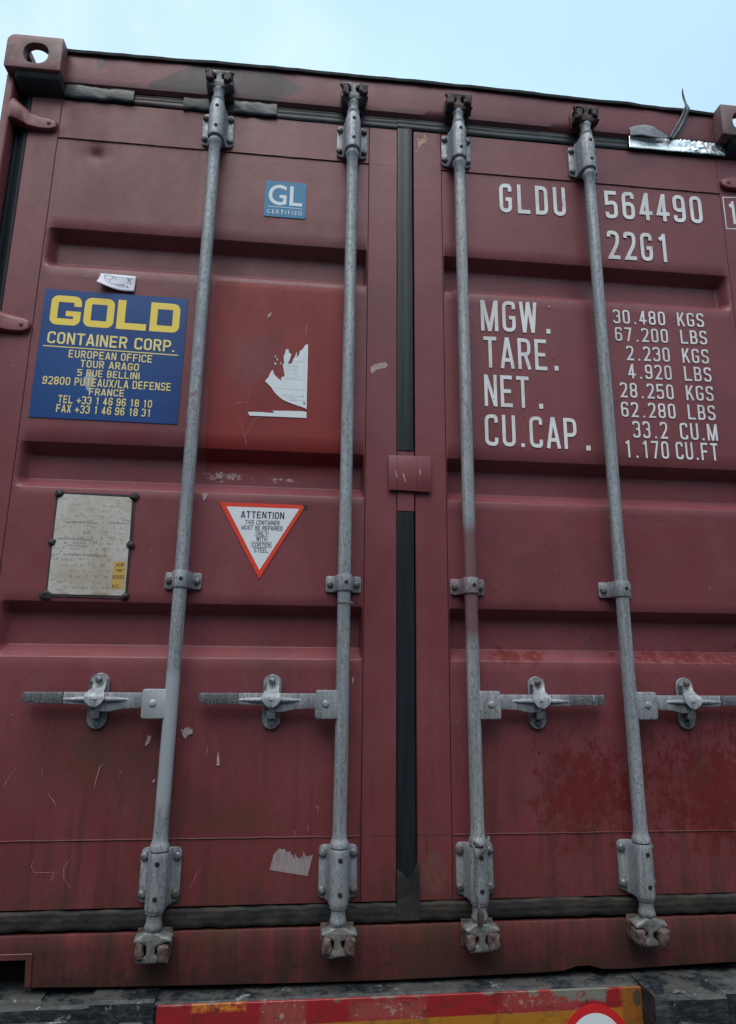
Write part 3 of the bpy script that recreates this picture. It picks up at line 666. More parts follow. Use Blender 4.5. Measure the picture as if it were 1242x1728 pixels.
def panel(sx):
    m = MB(); X0, X1 = 0.1175, 1.0625; zs = [0.328]
    marks = [0.328]
    for z0, z1 in RIBS: marks += [z0 + k * 0.0017 for k in range(0, 24)] + [z1 - k * 0.0017 for k in range(0, 24)] + [(z0 + z1) / 2]
    marks += [2.2908] + [2.20 + k * 0.006 for k in range(14)] + [0.328 + k * 0.05 for k in range(1, 40)]
    marks = sorted(set(round(v, 5) for v in marks if 0.328 <= v <= 2.2908))
    zs = [marks[0]]
    for v in marks[1:]:
        if v - zs[-1] > 0.0008: zs.append(v)
    if zs[-1] != 2.2908: zs[-1] = 2.2908
    xs = [X0, X0 + .0015, X0 + .003, X0 + .0045, X0 + .006, X0 + .0075, X0 + .010, X0 + .022]
    n = 40; xs += [X0 + .022 + (X1 - X0 - .064) * k / n for k in range(1, n + 1)]
    xs += [X1 - .042 + .036 * k / 8 for k in range(1, 9)] + [X1]
    if sx < 0: xs += [0.925 + k * 0.004 for k in range(12)]
    xs = sorted(set(round(v, 5) for v in xs))
    secs = []
    for z in zs:
        row = []
        d = rib_depth(z)
        for x in xs:
            e = min(smoothstep((x - X0 - .0015) / .006), smoothstep((X1 - .004 - x) / .026))
            y = 0.0012 + d * e
            for (dx, dz, rx, rz, am) in DENTS:
                y += am * math.exp(-((sx * x - dx) / rx) ** 2 - ((z - dz) / rz) ** 2)
            row.append((sx * x, y, z))
        secs.append(row)
    m.loft(secs, closed=False)
    return m.mesh('door', angle=60)
DOORS = []
for sx, nm in ((-1, 'left'), (1, 'right')):
    me = panel(sx)
    # face the camera
    if sum(p.normal.y for p in me.polygons) > 0: me.flip_normals()
    d = link('door', me, PAINT, BOX); DOORS.append(d)
    label(d, 'maroon corrugated left door leaf with company decal' if sx < 0 else 'maroon corrugated right door leaf with white number block')
    def B(x0, x1, z0, z1, name):
        a, b = sorted((sx * x0, sx * x1))
        return MB().box(a, b, -0.0004, 0.045, z0, z1).build(name, PAINT, d, bevel=0.0012)
    B(0.0265, 0.1160, 0.176, 2.428, 'door_stile'); B(1.0640, 1.152, 0.176, 2.428, 'door_stile')
    B(0.1172, 1.0628, 2.2925, 2.428, 'door_rail'); B(0.1172, 1.0628, 0.176, 0.3262, 'door_rail')
    # raised weld beads along the rails
    for z, r in ((2.2922, 0.0017), (0.3266, 0.0019)):
        pts = [(sx * (0.118 + 0.944 * k / 120), -0.0006 + 0.0004 * noise.noise(Vector((k * .7, z, sx))), z + 0.0012 * noise.noise(Vector((k * .15, z * 9, sx * 4)))) for k in range(121)]
        MB().tube(pts, [r * (1 + 0.35 * noise.noise(Vector((k * .9, sx, z)))) for k in range(121)], 8).build('weld_bead', PAINT, d)
    # hinge blades (four per door; two or three show)
    for hz in (2.352, 1.688, 1.02, 0.40):
        sec = []
        prof = [(1.205, 0.040, -0.030, 0.0), (1.190, 0.036, -0.034, .002), (1.165, 0.030, -0.030, -.004), (1.145, 0.027, -0.020, -.008), (1.115, 0.025, -0.0155, -.010), (1.085, 0.022, -0.0150, -.011), (1.072, 0.016, -0.0140, -.011), (1.066, 0.008, -0.0120, -.011)]
        for x, h, yy, dz in prof:
            zc = hz + dz * 2.2
            sec.append([(sx * x, yy, zc - h * .9), (sx * x, yy - 0.001, zc + h * .55), (sx * x, yy + 0.006, zc + h), (sx * x, 0.000, zc + h), (sx * x, 0.000, zc - h), (sx * x, yy + 0.006, zc - h)])
        hb = MB().loft(sec).build('hinge_blade', PAINT, d, bevel=0.0015)
        MB().lathe([(0.0001, -0.019), (0.004, -0.0185), (0.0062, -0.016), (0.0062, -0.012)], sx * 1.088, 0, 14, 'y', hz - .025).build('hinge_rivet', PAINT, d)
# door post gaskets at the hinge side
for sx in (-1, 1):
    pf = [(1.196, 0.012), (1.186, 0.006), (1.180, 0.014), (1.172, 0.005), (1.160, 0.000), (1.1545, 0.004), (1.1545, 0.03), (1.196, 0.03)]
    MB().prism([(sx * a, b) for a, b in pf], 0.13, 2.43, 'z').build('side_gasket', RUBBER_V, BOX)
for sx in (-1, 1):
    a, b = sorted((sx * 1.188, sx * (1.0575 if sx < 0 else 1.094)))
    MB().prism([(-.052, 2.4722), (-.046, 2.452), (-.014, 2.434), (.012, 2.430), (.012, 2.4722)], a, b, 'x').build('casting_shade_fill', RUBBER, BOX, bevel=.003)  # added black filler: stands for the shade under the top corner castings
# centre gasket between the doors, in two runs either side of the cover plate
def vgask(z0, z1, name='centre_gasket'):
    n = max(2, int((z1 - z0) / 0.03)); secs = []
    for i in range(n + 1):
        z = z0 + (z1 - z0) * i / n; j = 0.0010 * noise.noise(Vector((z * 5, 2, 2)))
        pf = [(-0.0262, 0.004), (-0.0255, -0.0035), (-0.015, -0.0052), (-0.010, -0.0046), (-0.004, -0.0046), (0.003, -0.0060), (0.012, -0.0062), (0.0205, -0.004), (0.0225 + .004 * smoothstep((1.2 - z) / 1.0), 0.004)]
        secs.append([(a + j, b + 0.4 * j, z) for a, b in pf] + [(0.02 + j, 0.03, z), (-0.02 + j, 0.03, z)])
    return MB().loft(secs).build(name, RUBBER_V, BOX)
vgask(1.345, 2.4305); vgask(0.2505, 1.165)
# overpainted end of the gasket by the cover plate
MB().box(-0.0255, 0.0235, -0.003, 0.02, 1.166, 1.344).build('painted_gasket_end', PAINT, BOX, bevel=0.002)
# frayed lower end of the centre gasket: two flaps with a V between
slab([[(-0.0262, 0.136), (0.030, 0.136), (0.0285, 0.268), (0.012, 0.236), (0.003, 0.225), (-0.008, 0.238), (-0.0262, 0.252)]], -0.0065, 0.0035, 'gasket_end_flap', RUBBER_D, BOX)
MB().prism([(-0.0262, .252), (0.026, .268), (0.028, .20), (-0.026, .20)], -0.0060, 0.02).build('centre_gasket', RUBBER_V, BOX)
def hgask(x0, x1, zc, hh, y, name, mat, wr=0.0, lines=True, sag=0.0):
    n = max(4, int((x1 - x0) / (0.008 if wr else 0.02))); secs = []
    for i in range(n + 1):
        x = x0 + (x1 - x0) * i / n
        row = []
        K = 12
        for k in range(K + 1):
            t = k / K; z = zc - hh + 2 * hh * t
            yy = y - 0.004 * math.sin(math.pi * t) ** 0.4
            if lines: yy += lines * 0.0028 * (math.exp(-((t - .38) / .05) ** 2) + 0.8 * math.exp(-((t - .72) / .05) ** 2))
            if wr:
                yy += wr * (noise.noise(Vector((x * 34, z * 16, 3))) + 0.8 * abs(noise.noise(Vector((x * 70 + z * 60, z * 30, 7)))))
            zz = z + 0.0018 * noise.noise(Vector((x * 11, t * 2, zc))) + (0.004 * noise.noise(Vector((x * 26, t * 1.5, 3))) if wr else 0)
            row.append((x, yy, zz + sag * noise.noise(Vector((x * 2.2, 4, zc)))))
        row += [(x, 0.02, zc + hh), (x, 0.02, zc - hh)]
        secs.append(row)
    return MB().loft(secs).build(name, mat, BOX)
ZT, HT = 2.4510, 0.0225
hgask(-0.600, -0.545, ZT, HT, -0.002, 'top_gasket', RUBBER)
hgask(-0.412, -0.027, ZT - .001, HT, -0.002, 'top_gasket', RUBBER, sag=0.001)
hgask(-0.0265, 1.10, ZT + 0.002, HT, -0.002, 'top_gasket', RUBBER, sag=0.002)
hgask(-1.148, -1.056, ZT, HT, -0.001, 'top_gasket', RUBBER)
label(hgask(-1.0555, -0.851, ZT + 0.004, HT + 0.001, -0.009, 'gasket_wrap', WRAP, 0.0032, False), 'wrinkled dark wrap over the top seal')
label(hgask(-0.545, -0.412, ZT + 0.001, HT + 0.002, -0.009, 'gasket_wrap', WRAP, 0.0032, False), 'second wrinkled dark wrap beside the leftmost locking bar')
hgask(-0.70, -0.601, ZT - 0.001, HT, -0.007, 'gasket_wrap', RUBBER, 0.002, False)
bare = make_simple('bare_brown_seal_channel', (0.075, 0.042, 0.045), (0.045, 0.043, 0.047), 20, 0.5, st=(1, 1, 4))
label(hgask(-0.8505, -0.7005, ZT + 0.001, HT - .004, -0.001, 'top_gasket', bare, 0.0, True), 'bare brown stretch of seal channel')
ZB, HB = 0.1535, 0.0205
hgask(-1.148, -0.027, ZB - .001, HB, -0.006, 'bottom_gasket', RUBBER_D, .0022, .4, sag=0.004)
hgask(0.0305, 1.148, ZB + .001, HB, -0.006, 'bottom_gasket', RUBBER_D, .0022, .5, sag=0.004)
# cover plate over the meeting of the doors
cp = MB().prism([(-0.052, 1.2255), (0.028, 1.2235), (0.071, 1.222), (0.0708, 1.328), (-0.0515, 1.3265)], -0.0125, -0.0068).build('seal_cover_plate', PAINT, BOX, bevel=0.0015, segs=2)
for q in ([(-.034, 1.286), (-.031, 1.283), (-.027, 1.262), (-.029, 1.26)], [(-.012, 1.272), (-.009, 1.275), (-.002, 1.25), (-.004, 1.249)], [(.037, 1.29), (.041, 1.284), (.040, 1.27), (.038, 1.272)]): flat([q], -0.0128, 'paint_chip', CHIP, cp)

# ------------------------------------------------------------ locking bars
def bolt(x, z, y, parent, r=0.0085, mat=BOLTG, hexa=False, h=0.006):
    m = MB()
    if hexa: m.lathe([(r * 1.25, y), (r * 1.25, y - 0.0015), (r, y - 0.0016), (r, y - h), (r * .8, y - h - 0.0012), (0.0002, y - h - 0.0013)], x, 0, 6, 'y', z)
    else: m.lathe([(r * 1.05, y), (r, y - h * .45), (r * .8, y - h * .8), (r * .45, y - h), (0.0002, y - h * 1.04)], x, 0, 16, 'y', z)
    return m.build('bolt', mat, parent, angle=40)
def hat(cx, z0, z1, rb, foot, cy=-0.045, yb=-0.0085):
    pts = [(foot, yb), (foot * .93, yb - .002), (rb + .002, -0.020), (rb, cy)]
    pts = [(cx - a, b) for a, b in pts]
    arc = [(cx + rb * math.cos(R(t)), cy + rb * math.sin(R(t))) for t in range(195, 346, 15)]
    return pts + arc + [(cx + (pts[0][0] * -1 + cx) * 1.0, 0)][:0] + [(2 * cx - a, b) for a, b in reversed(pts)]
def bracket(cx, z0, z1, parent, mat, upper):
    m = MB()
    m.prism(rrect(cx - 0.0475, cx + 0.0475, z0, z1, 0.012, 4), -0.0085, -0.0009)
    hp = hat(cx, 0, 0, 0.0238, 0.032, yb=-0.0088)
    secs = []
    for z, s in ((z0 - 0.004, 0.97), (z0 + 0.004, 1.0), ((z0 + z1) / 2, 1.0), (z1 - 0.012, 1.0), (z1 + (0.012 if upper else 0.0), 0.80 if upper else 0.97)):
        secs.append([(cx + (a - cx) * s, (b + 0.0088) * (0.5 + 0.5 * s) - 0.0088 if s < 0.9 else b, z) for a, b in hp])
    m.loft(secs)
    o = m.build('bearing_bracket', mat, parent, bevel=0.0018, segs=2, angle=40)
    for bx in (-0.0385, 0.0385):
        for bz in (z0 + 0.018, z1 - 0.018):
            mm = BOLTR if random.random() < 0.35 else BOLTG
            bolt(cx + bx, bz, -0.0085, parent, 0.0092 if upper else 0.0102, mm, False, 0.0085)
    for f in (0.2, 0.82):
        zz = z0 + (z1 - z0) * f
        MB().lathe([(0.0056, -0.0664), (0.0056, -0.0693)], cx + 0.002, 0, 14, 'y', zz).build('grease_hole', DARK, parent)
    return o
def cam_end(cx, zc, up, parent, mat, kmat, tilt=0.0, kl=True):
    pts = [(-.013, .034), (.013, .034), (.028, .025), (.044, .022), (.046, .014), (.024, .010), (.0085, .003), (.008, -.010), (.018, -.0185), (.040, -.020), (.041, -.028), (.014, -.0285), (-.012, -.030), (-.032, -.029), (-.035, -.021), (-.017, -.0175), (-.008, -.010), (-.008, .004), (-.022, .011), (-.038, .013), (-.040, .022), (-.027, .026)]
    s = -1 if up else 1
    pts = [(cx + a, zc + s * b) for a, b in pts]
    o = MB().prism(pts, -0.062, -0.024).build('locking_cam', mat, parent, bevel=0.004, segs=2, sub=1, jitter=0.0034, jscale=75, angle=60)
    y1 = -0.019 if up else -0.011
    MB().box(cx - .040, cx + .040, y1 - .006, y1, zc - .030, zc + .030).build('cam_keeper', kmat, parent, bevel=0.003, segs=2)
    rr_ = random.Random(int(cx * 1000) + (7 if up else 0))
    for sx, w_, dz in ((-1, rr_.uniform(.018, .026), rr_.uniform(-.004, .004)), (1, rr_.uniform(.020, .028), rr_.uniform(-.006, .002))):
        a, b = sorted((cx + sx * .0155, cx + sx * (.0155 + w_)))
        m = MB().box(a, b, -0.074 + rr_.uniform(-.003, .008), y1 - .006, zc - .022 + s * dz, zc + .014 + s * dz)
        k = link('cam_keeper', m.mesh('cam_keeper', bevel=0.006, segs=3, sub=2, jitter=0.0045, jscale=95, angle=70), kmat, parent)
    if up:
        for sx in (-1, 1):
            MB().tube([(cx + sx * .03, -.05, zc + .012), (cx + sx * .042, -.058, zc + .024)], [.006, .004], 8).build('cam_keeper', kmat, parent)
    return o
def locking_bar(cx, xt, xb, s, mat, lab, catch_dx, midmat=None, low=None):
    low = low or LOW
    def cxz(z): return xb + (xt - xb) * (z - 0.13) / (2.5 - 0.13)
    Y = -0.045; r = 0.0172
    prof = []
    def wob(z): return 0.0016 * noise.noise(Vector((z * 1.6, cx * 7, 3))) * smoothstep((z - .36) / .2) * smoothstep((2.27 - z) / .2)
    def ring(z, rr): prof.append([(cxz(z) + wob(z) + rr * math.cos(2 * math.pi * k / 28), Y + rr * math.sin(2 * math.pi * k / 28), z) for k in range(28)])
    spec = [(0.142, .0165), (0.148, .0200), (0.153, .0205), (0.160, .0180), (0.168, .0172), (0.178, .0172), (0.181, .0215), (0.187, .0220), (0.189, .0175), (0.312, .0175), (0.314, .0228), (0.324, .0228), (0.328, .0205), (0.338, .0178), (0.36, r)]
    for z, rr in spec: ring(z, rr)
    z = 0.40
    while z < 2.26: ring(z, r + 0.0003 * noise.noise(Vector((z * 9, cx * 5, 0)))); z += 0.06
    for z, rr in ((2.27, r), (2.276, .0212), (2.284, .0216), (2.286, .0175), (2.425, .0165), (2.430, .0195), (2.436, .0195), (2.439, .0155), (2.462, .0155), (2.468, .0185), (2.476, .0150)): ring(z, rr)
    bar = MB().loft(prof).build('locking_bar', mat, BOX, angle=50); label(bar, lab)
    bracket(cxz(2.36), 2.302, 2.415, bar, GALV, True)
    bracket(cxz(0.25), 0.190, 0.310, bar, low if low is not LOW else GALV, False)
    # middle strap
    c = cxz(0.957); mm = midmat or GALV
    m = MB(); m.prism(rrect(c - 0.0475, c + 0.0475, 0.9355, 0.979, 0.005, 2), -0.0075, -0.0009)
    hp = [(c - .032, -.0078), (c - .0265, -.012), (c - .0225, -.030), (c - .0215, -.045)] + [(c + .0215 * math.cos(R(t)), -.045 + .0215 * math.sin(R(t))) for t in range(195, 346, 15)] + [(c + .0215, -.045), (c + .0225, -.030), (c + .0265, -.012), (c + .032, -.0078)]
    m.prism(hp, 0.936, 0.9785, 'z'); m.build('guide_strap', mm, bar, bevel=0.0015, segs=2, angle=40)
    for bx in (-.0365, .0365): bolt(c + bx, 0.957, -0.0075, bar, 0.0082, BOLTR if mm is GALV_P or random.random() < .4 else BOLTG, True, 0.007)
    MB().lathe([(0.0050, -0.0650), (0.0050, -0.0670)], c + .004, 0, 14, 'y', 0.957).build('grease_hole', DARK, bar)
    # cams
    cam_end(cxz(2.50), 2.502, True, bar, RUSTD if cx > 0 else GRIP, RUSTD)  # top cams and keepers darker: dirt plus shade put into the colour
    cam_end(cxz(0.11), 0.1085, False, bar, low if low is not LOW else LOW, RUST)
    # handle hub
    h = cxz(0.648)
    a, b = sorted((h + s * 0.008, h + s * 0.068))
    hb = MB().prism(rrect(a, b, 0.613, 0.683, 0.006, 3), -0.058, -0.047)
    hb.prism(rrect(a, b, 0.617, 0.679, 0.006, 3), -0.039, -0.030)
    a2, b2 = sorted((h + s * 0.006, h + s * 0.03)); hb.box(a2, b2, -0.054, -0.032, 0.622, 0.676)
    hub = hb.build('handle_hub', mat, bar, bevel=0.0018, segs=2)
    bolt(h + s * .042, .649, -0.058, bar, 0.0088, mat, False, 0.0035)
    # handle
    def hx(d): return h + s * d
    pl = [(.056, .637), (.056, .673), (.262, .6735), (.262, .6455), (.20, .6435), (.178, .628), (.150, .6275), (.120, .634)]
    MB().prism([(hx(a), b) for a, b in pl], -0.036, -0.024).build('handle', GALV, bar, bevel=0.002, segs=2)
    rd = []
    for d, w_, pz in ((.105, .001, .0), (.135, .0045, .012), (.178, .006, .016), (.225, .0045, .011), (.262, .001, .0)):
        zc = .6585
        rd.append([(hx(d), -.0362, zc + w_), (hx(d), -.0362 - pz * .6, zc + w_ * .4 - .002), (hx(d), -.0362 - pz * .54, zc - w_ * .4 - .003), (hx(d), -.0362, zc - w_ - .002)])
    MB().loft(rd).build('handle_rib', GALV, bar, bevel=0.0006)
    gp = [(.2625, .6455), (.2625, .6737), (.356, .6735), (.3595, .671), (.3595, .650), (.348, .6475)]
    MB().prism([(hx(a), b) for a, b in gp], -0.0375, -0.0235).build('handle_grip', GRIP, bar, bevel=0.0022, segs=2)
    marks = []
    for k in range(9):
        u = .268 + k * .0082; zz = .664 - .0006 * k * (1 if k < 5 else 1.8) - (.008 if k > 4 else 0)
        for _ in range(2):
            marks.append([(hx(u + random.uniform(-.002, .003)), zz + random.uniform(-.003, .003)), (hx(u + random.uniform(-.001, .004)), zz + random.uniform(-.003, .003))])
    ps = []
    for L_ in marks: ps += stroke(L_, .0011)
    slab(ps, -0.0375, 0.0006, 'handle_embossing', GALV, bar)
    # catch
    q = cx + s * catch_dx
    MB().prism(rrect(q - .0235, q + .0235, .584, .7195, .0232, 8), -0.009, -0.0009).build('catch_plate', GALV, bar, bevel=0.0015)
    secs = []
    for z, yy, ww in ((.7175, -.013, .010), (.710, -.014, .0180), (.694, -.017, .0185), (.684, -.022, .0175), (.677, -.034, .0185), (.668, -.046, .0235), (.660, -.0485, .0255), (.652, -.049, .0205), (.644, -.048, .0125), (.6395, -.046, .005)):
        secs.append([(q + k * ww, yy + .005 - .005 * abs(k), z) for k in (-1, -.5, 0, .5, 1)] + [(q + k * ww, yy + .0095 - .004 * abs(k), z) for k in (1, .5, 0, -.5, -1)])
    MB().loft(secs).build('catch_flap', GALV, bar, angle=50)
    MB().box(q - .012, q + .012, -.034, -.009, .610, .632).build('catch_block', GRIP, bar, bevel=0.003, segs=2)
    MB().box(q - .019, q - .0155, -.030, -.009, .640, .70).build('catch_cheek', GRIP, bar, bevel=0.001)
    bolt(q, .7035, -.0185, bar, .0085, BOLTR if s > 0 else BOLTG, False, .007); bolt(q, .5985, -.009, bar, .008, GALV if s < 0 else BOLTG, True, .005)
    return bar
locking_bar(-.597, -.5885, -.6015, -1, GALV_A, 'leftmost locking bar, touched up in pale grey below its strap', .187)
locking_bar(-.172, -.1722, -.1735, -1, GALV, 'second locking bar from the left with a wire tie under its strap', .180)
locking_bar(.168, .1635, .1720, 1, GALV_C, 'third locking bar with a dull red paint smear around its strap', .185, GALV_P)
locking_bar(.5905, .5870, .5985, 1, GALV, 'rightmost locking bar, darker bluish grey', .183)

# ------------------------------------------------------------ painted numbers on the right door
RD = BOX
def T(txt, x0, x1, z0, z1, **k): return stencil(txt, x0, x1, z0, z1, 'painted_text', RD, **k)
T('GLDU', .304, .5235, 2.1545, 2.2600, slope=.004, t=.132, W=.46, gap=.21)
T('564490', .657, .992, 2.1640, 2.2660, slope=.008, t=.132, W=.46, gap=.18)
T('22G1', .655, .862, 2.0160, 2.1180, slope=.003, t=.132, W=.46, gap=.18)
T('MGW', .2315, .408, 1.7375, 1.8405, slope=.003, t=.118, gap=.15)
T('.', .4365, .4515, 1.7410, 1.8405, t=.155)
T('TARE', .2375, .4360, 1.6178, 1.7190, slope=.001, t=.118, gap=.15)
T('.', .4560, .4710, 1.6200, 1.7190, t=.155)
T('NET', .2360, .3730, 1.4945, 1.5950, t=.118, gap=.13)
T('.', .4020, .4170, 1.4945, 1.5950, t=.155)
T('CU.CAP', .2340, .5130, 1.3720, 1.4690, t=.118, gap=.15, adv=.04)
T('.', .5400, .5560, 1.3700, 1.4690, t=.155)
rows = [('30.480', .655, .8255, 'KGS', .8665, .9550, 1.7905, 1.8375, .006), ('67.200', .6565, .8295, 'LBS', .8715, .9590, 1.7310, 1.7775, .006),
        ('2.230', .6890, .8295, 'KGS', .8710, .9580, 1.6680, 1.7160, .004), ('4.920', .6900, .8300, 'LBS', .8715, .9600, 1.6085, 1.6560, .003),
        ('28.250', .6590, .8300, 'KGS', .8710, .9600, 1.5445, 1.5930, .003), ('62.280', .6575, .8300, 'LBS', .8705, .9590, 1.4820, 1.5300, .003),
        ('33.2', .6895, .7990, 'CU.M', .8390, .9590, 1.4170, 1.4700, .002), ('1.170', .6580, .7970, 'CU.FT', .8200, .9540, 1.3540, 1.4085, .002)]
for a, x0, x1, b, x2, x3, z0, z1, sl in rows:
    T(a, x0, x1, z0, z1, t=.118, gap=.17, adv=.11, slope=sl * .55)
    T(b, x2, x3, z0 + sl * .7, z1 + sl * .7, t=.118, gap=.16, adv=.05, slope=sl * .3)
T('1', 1.0845, 1.115, 2.1800, 2.2660, t=.15)
fr = [[(1.072, 2.160), (1.146, 2.165), (1.146, 2.284), (1.072, 2.279)]]
pen([[*fr[0], fr[0][0], fr[0][1]]], .0034, -0.0007, 'painted_frame', WHITE, RD)

# ------------------------------------------------------------ decals on the left door
Y0 = -0.0008; Y1 = -0.00115
dec = slab([[(-1.0405, 1.7845), (-.6415, 1.7815), (-.6445, 1.3945), (-1.0425, 1.3965)]], 0.0011, 0.0019, 'company_decal', BLUE, BOX)
label(dec, 'blue decal with yellow lettering')
def goldtext():
    t = .020; z0, z1 = 1.6755, 1.7665; ps = []
    def ring(x0, x1, k=1): return [(x0 + t / 2, z0 + t / 2), (x1 - t / 2, z0 + t / 2), (x1 - t / 2, z1 - t / 2), (x0 + t / 2, z1 - t / 2)]
    def poly(P): return P
    # outer rounded / inner square shapes drawn as bars plus quarter corners
    def quarter(cx, cz, a0, r=.020, n=6): return [(cx, cz)] + [(cx + r * math.cos(R(a0 + 90 * k / n)), cz + r * math.sin(R(a0 + 90 * k / n))) for k in range(n + 1)]
    def body(x0, x1, tl, tr, br, bl, right=True, top=True):
        ps.append([(x0 + t, z0), (x1 - t, z0), (x1 - t, z0 + t), (x0 + t, z0 + t)])
        ps.append([(x0, z0 + t), (x0 + t, z0 + t), (x0 + t, z1 - t), (x0, z1 - t)])
        if top: ps.append([(x0 + t, z1 - t), (x1 - t, z1 - t), (x1 - t, z1), (x0 + t, z1)])
        if right: ps.append([(x1 - t, z0 + t), (x1, z0 + t), (x1, z1 - t), (x1 - t, z1 - t)])
        for f, cx, cz, a, bx, bz in ((tl, x0 + t, z1 - t, 90, x0, z1), (tr, x1 - t, z1 - t, 0, x1, z1), (br, x1 - t, z0 + t, 270, x1, z0), (bl, x0 + t, z0 + t, 180, x0, z0)):
            if f == 1: ps.append(quarter(cx, cz, a))
            elif f == 2: ps.append([(cx, cz), (bx, cz), (bx, bz), (cx, bz)])
    # G
    x0, x1 = -1.0200, -.9365; body(x0, x1, 1, 1, 1, 1, right=False)
    ps.append([(x1 - t, z0 + t), (x1, z0 + t), (x1, z0 + .044), (x1 - t, z0 + .044)])
    ps.append([(x1 - t - .021, z0 + .028), (x1 - t, z0 + .028), (x1 - t, z0 + .044), (x1 - t - .021, z0 + .044)])
    ps.append([(x1 - t, z1 - t), (x1, z1 - t), (x1, z1 - t - .012), (x1 - t, z1 - t - .012)])
    body(-.9280, -.8450, 1, 1, 1, 1)
    x0, x1 = -.8365, -.7535; ps.append([(x0, z0), (x0 + .0225, z0), (x0 + .0225, z1), (x0, z1)]); ps.append([(x0 + .0225, z0), (x1, z0), (x1, z0 + t), (x0 + .0225, z0 + t)])
    body(-.7440, -.6610, 2, 1, 1, 2)
    sl = lambda x: (x + 1.02) * -0.014
    return [[(a, b + sl(a)) for a, b in p] for p in ps]
flat(goldtext(), Y1, 'lettering', YEL, dec, dy=0)
for tx, x0, x1, z0, z1, of, sl, m in (('CONTAINER CORP.', -1.0190, -.6680, 1.6175, 1.6535, .016, -.007, YEL2), ('EUROPEAN OFFICE', -.9565, -.7278, 1.5775, 1.6005, .008, -.0035, YEL2), ('TOUR ARAGO', -.9222, -.7625, 1.5500, 1.5722, .008, -.003, YEL2),
        ('5 RUE BELLINI', -.9273, -.7585, 1.5232, 1.5440, .008, -.002, YEL2), ('92800 PUTEAUX/LA DEFENSE', -1.0175, -.6700, 1.4945, 1.5182, .008, -.003, YEL2), ('FRANCE', -.8904, -.7955, 1.4678, 1.4884, .008, 0, YEL2),
        ('TEL +33 1 46 96 18 10', -.9700, -.7178, 1.4412, 1.4640, .008, -.0025, YEL2), ('FAX +33 1 46 96 18 31', -.9722, -.7186, 1.4142, 1.4372, .008, -.0025, YEL2)):
    stencil(tx, x0, x1, z0, z1, 'lettering', dec, t=.15 if of > .01 else .145, W=.60, gap=.13 if of > .01 else .16, slope=sl, y=Y1, mat=m, rf=.5)
flat([[(-1.0283, 1.6105), (-.6569, 1.6030), (-.6569, 1.6000), (-1.0283, 1.6075)]], Y1, 'underline', YEL2, dec)
# certification sticker
gl = slab([[(a, b) for a, b in rrect(-.4365, -.3105, 2.0755, 2.2005, .006, 3)]], 0.0011, 0.0019, 'certification_sticker', CYAN, BOX); label(gl, 'small teal square sticker with white letters')
text_fit('G', -.4250, -.3700, 2.1160, 2.1880, Y1, 'lettering', VWHITE, gl, .012); text_fit('L', -.3605, -.3218, 2.1175, 2.1860, Y1, 'lettering', VWHITE, gl, .012)
flat([[(-.4269, 2.1110), (-.3211, 2.1100), (-.3211, 2.1082), (-.4269, 2.1092)]], Y1, 'underline', VWHITE, gl)
text_fit('C E R T I F I E D', -.4276, -.3212, 2.0860, 2.1002, Y1, 'lettering', VWHITE, gl, .006)
# warning triangle
tr = slab([[(-.5176, 1.1758), (-.3995, .9680), (-.2810, 1.1750)]], 0.0011, 0.0019, 'warning_triangle', VRED, BOX); label(tr, 'white triangle sticker with a red border pointing down')
flat([[(-.4965, 1.1642), (-.3998, .9915), (-.2985, 1.1640)]], Y0 - .0002, 'triangle_field', VWHITE, tr)
Y2 = Y1 - .0002
for tx, x0, x1, z0, z1, of in (('ATTENTION', -.4562, -.3390, 1.1335, 1.1530, .016), ('THIS CONTAINER', -.4446, -.3508, 1.1165, 1.1284, .0), ('MUST BE REPAIRED', -.4530, -.3424, 1.1015, 1.1134, .0),
        ('ONLY', -.4120, -.3825, 1.0862, 1.0965, 0), ('WITH', -.4120, -.3832, 1.0706, 1.0825, 0), ('CORTEN', -.4220, -.3735, 1.0556, 1.0660, 0), ('STEEL', -.4165, -.3790, 1.0395, 1.0513, 0)):
    stencil(tx, x0, x1, z0, z1, 'lettering', tr, t=.15 if of else .13, W=.60, gap=.14, y=Y2, mat=INK, rf=.5)
for x0, x1, z0, z1 in ((-.4155, -.3795, 1.0842, 1.0987), (-.4255, -.3702, 1.0534, 1.0680)):
    pen([[(x0, z0), (x1, z0), (x1, z1), (x0, z1), (x0, z0), (x1, z0)]], .0007, Y2, 'word_frame', INK, tr)
flat([[(-.2900, 1.1770), (-.2760, 1.1740), (-.2800, 1.1640), (-.2850, 1.1660)]], Y2, 'tar_spot', TARBLK, tr)
# torn white placard rests
tn = [(-.2934, 1.6596), (-.2892, 1.6577), (-.2877, 1.4579), (-.2982, 1.4626), (-.323, 1.47), (-.342, 1.4765), (-.356, 1.4828), (-.3685, 1.4925), (-.3785, 1.502), (-.3928, 1.5217), (-.4092, 1.537), (-.3995, 1.5493), (-.3947, 1.5644), (-.3882, 1.5736), (-.3849, 1.5605), (-.3722, 1.5479), (-.3700, 1.5440), (-.3685, 1.5465), (-.3636, 1.5395), (-.3627, 1.5514), (-.3533, 1.5549), (-.3568, 1.574), (-.3607, 1.5916), (-.3562, 1.5949), (-.3589, 1.6157), (-.3547, 1.628), (-.3524, 1.6402), (-.3454, 1.6391), (-.3437, 1.6286), (-.3367, 1.6261), (-.339, 1.6139), (-.3452, 1.594), (-.3342, 1.5962), (-.3306, 1.6099), (-.3254, 1.6192), (-.3218, 1.6345), (-.3206, 1.624), (-.3225, 1.6149), (-.3145, 1.6244), (-.3121, 1.6366), (-.304, 1.6432), (-.2988, 1.6541)]
t2 = [(-.4531, 1.4402), (-.4377, 1.4419), (-.4136, 1.4422), (-.3921, 1.441), (-.3774, 1.4426), (-.3843, 1.448), (-.3331, 1.4498), (-.2978, 1.4504), (-.2875, 1.4486), (-.2869, 1.4307), (-.3755, 1.4306), (-.4478, 1.4299)]
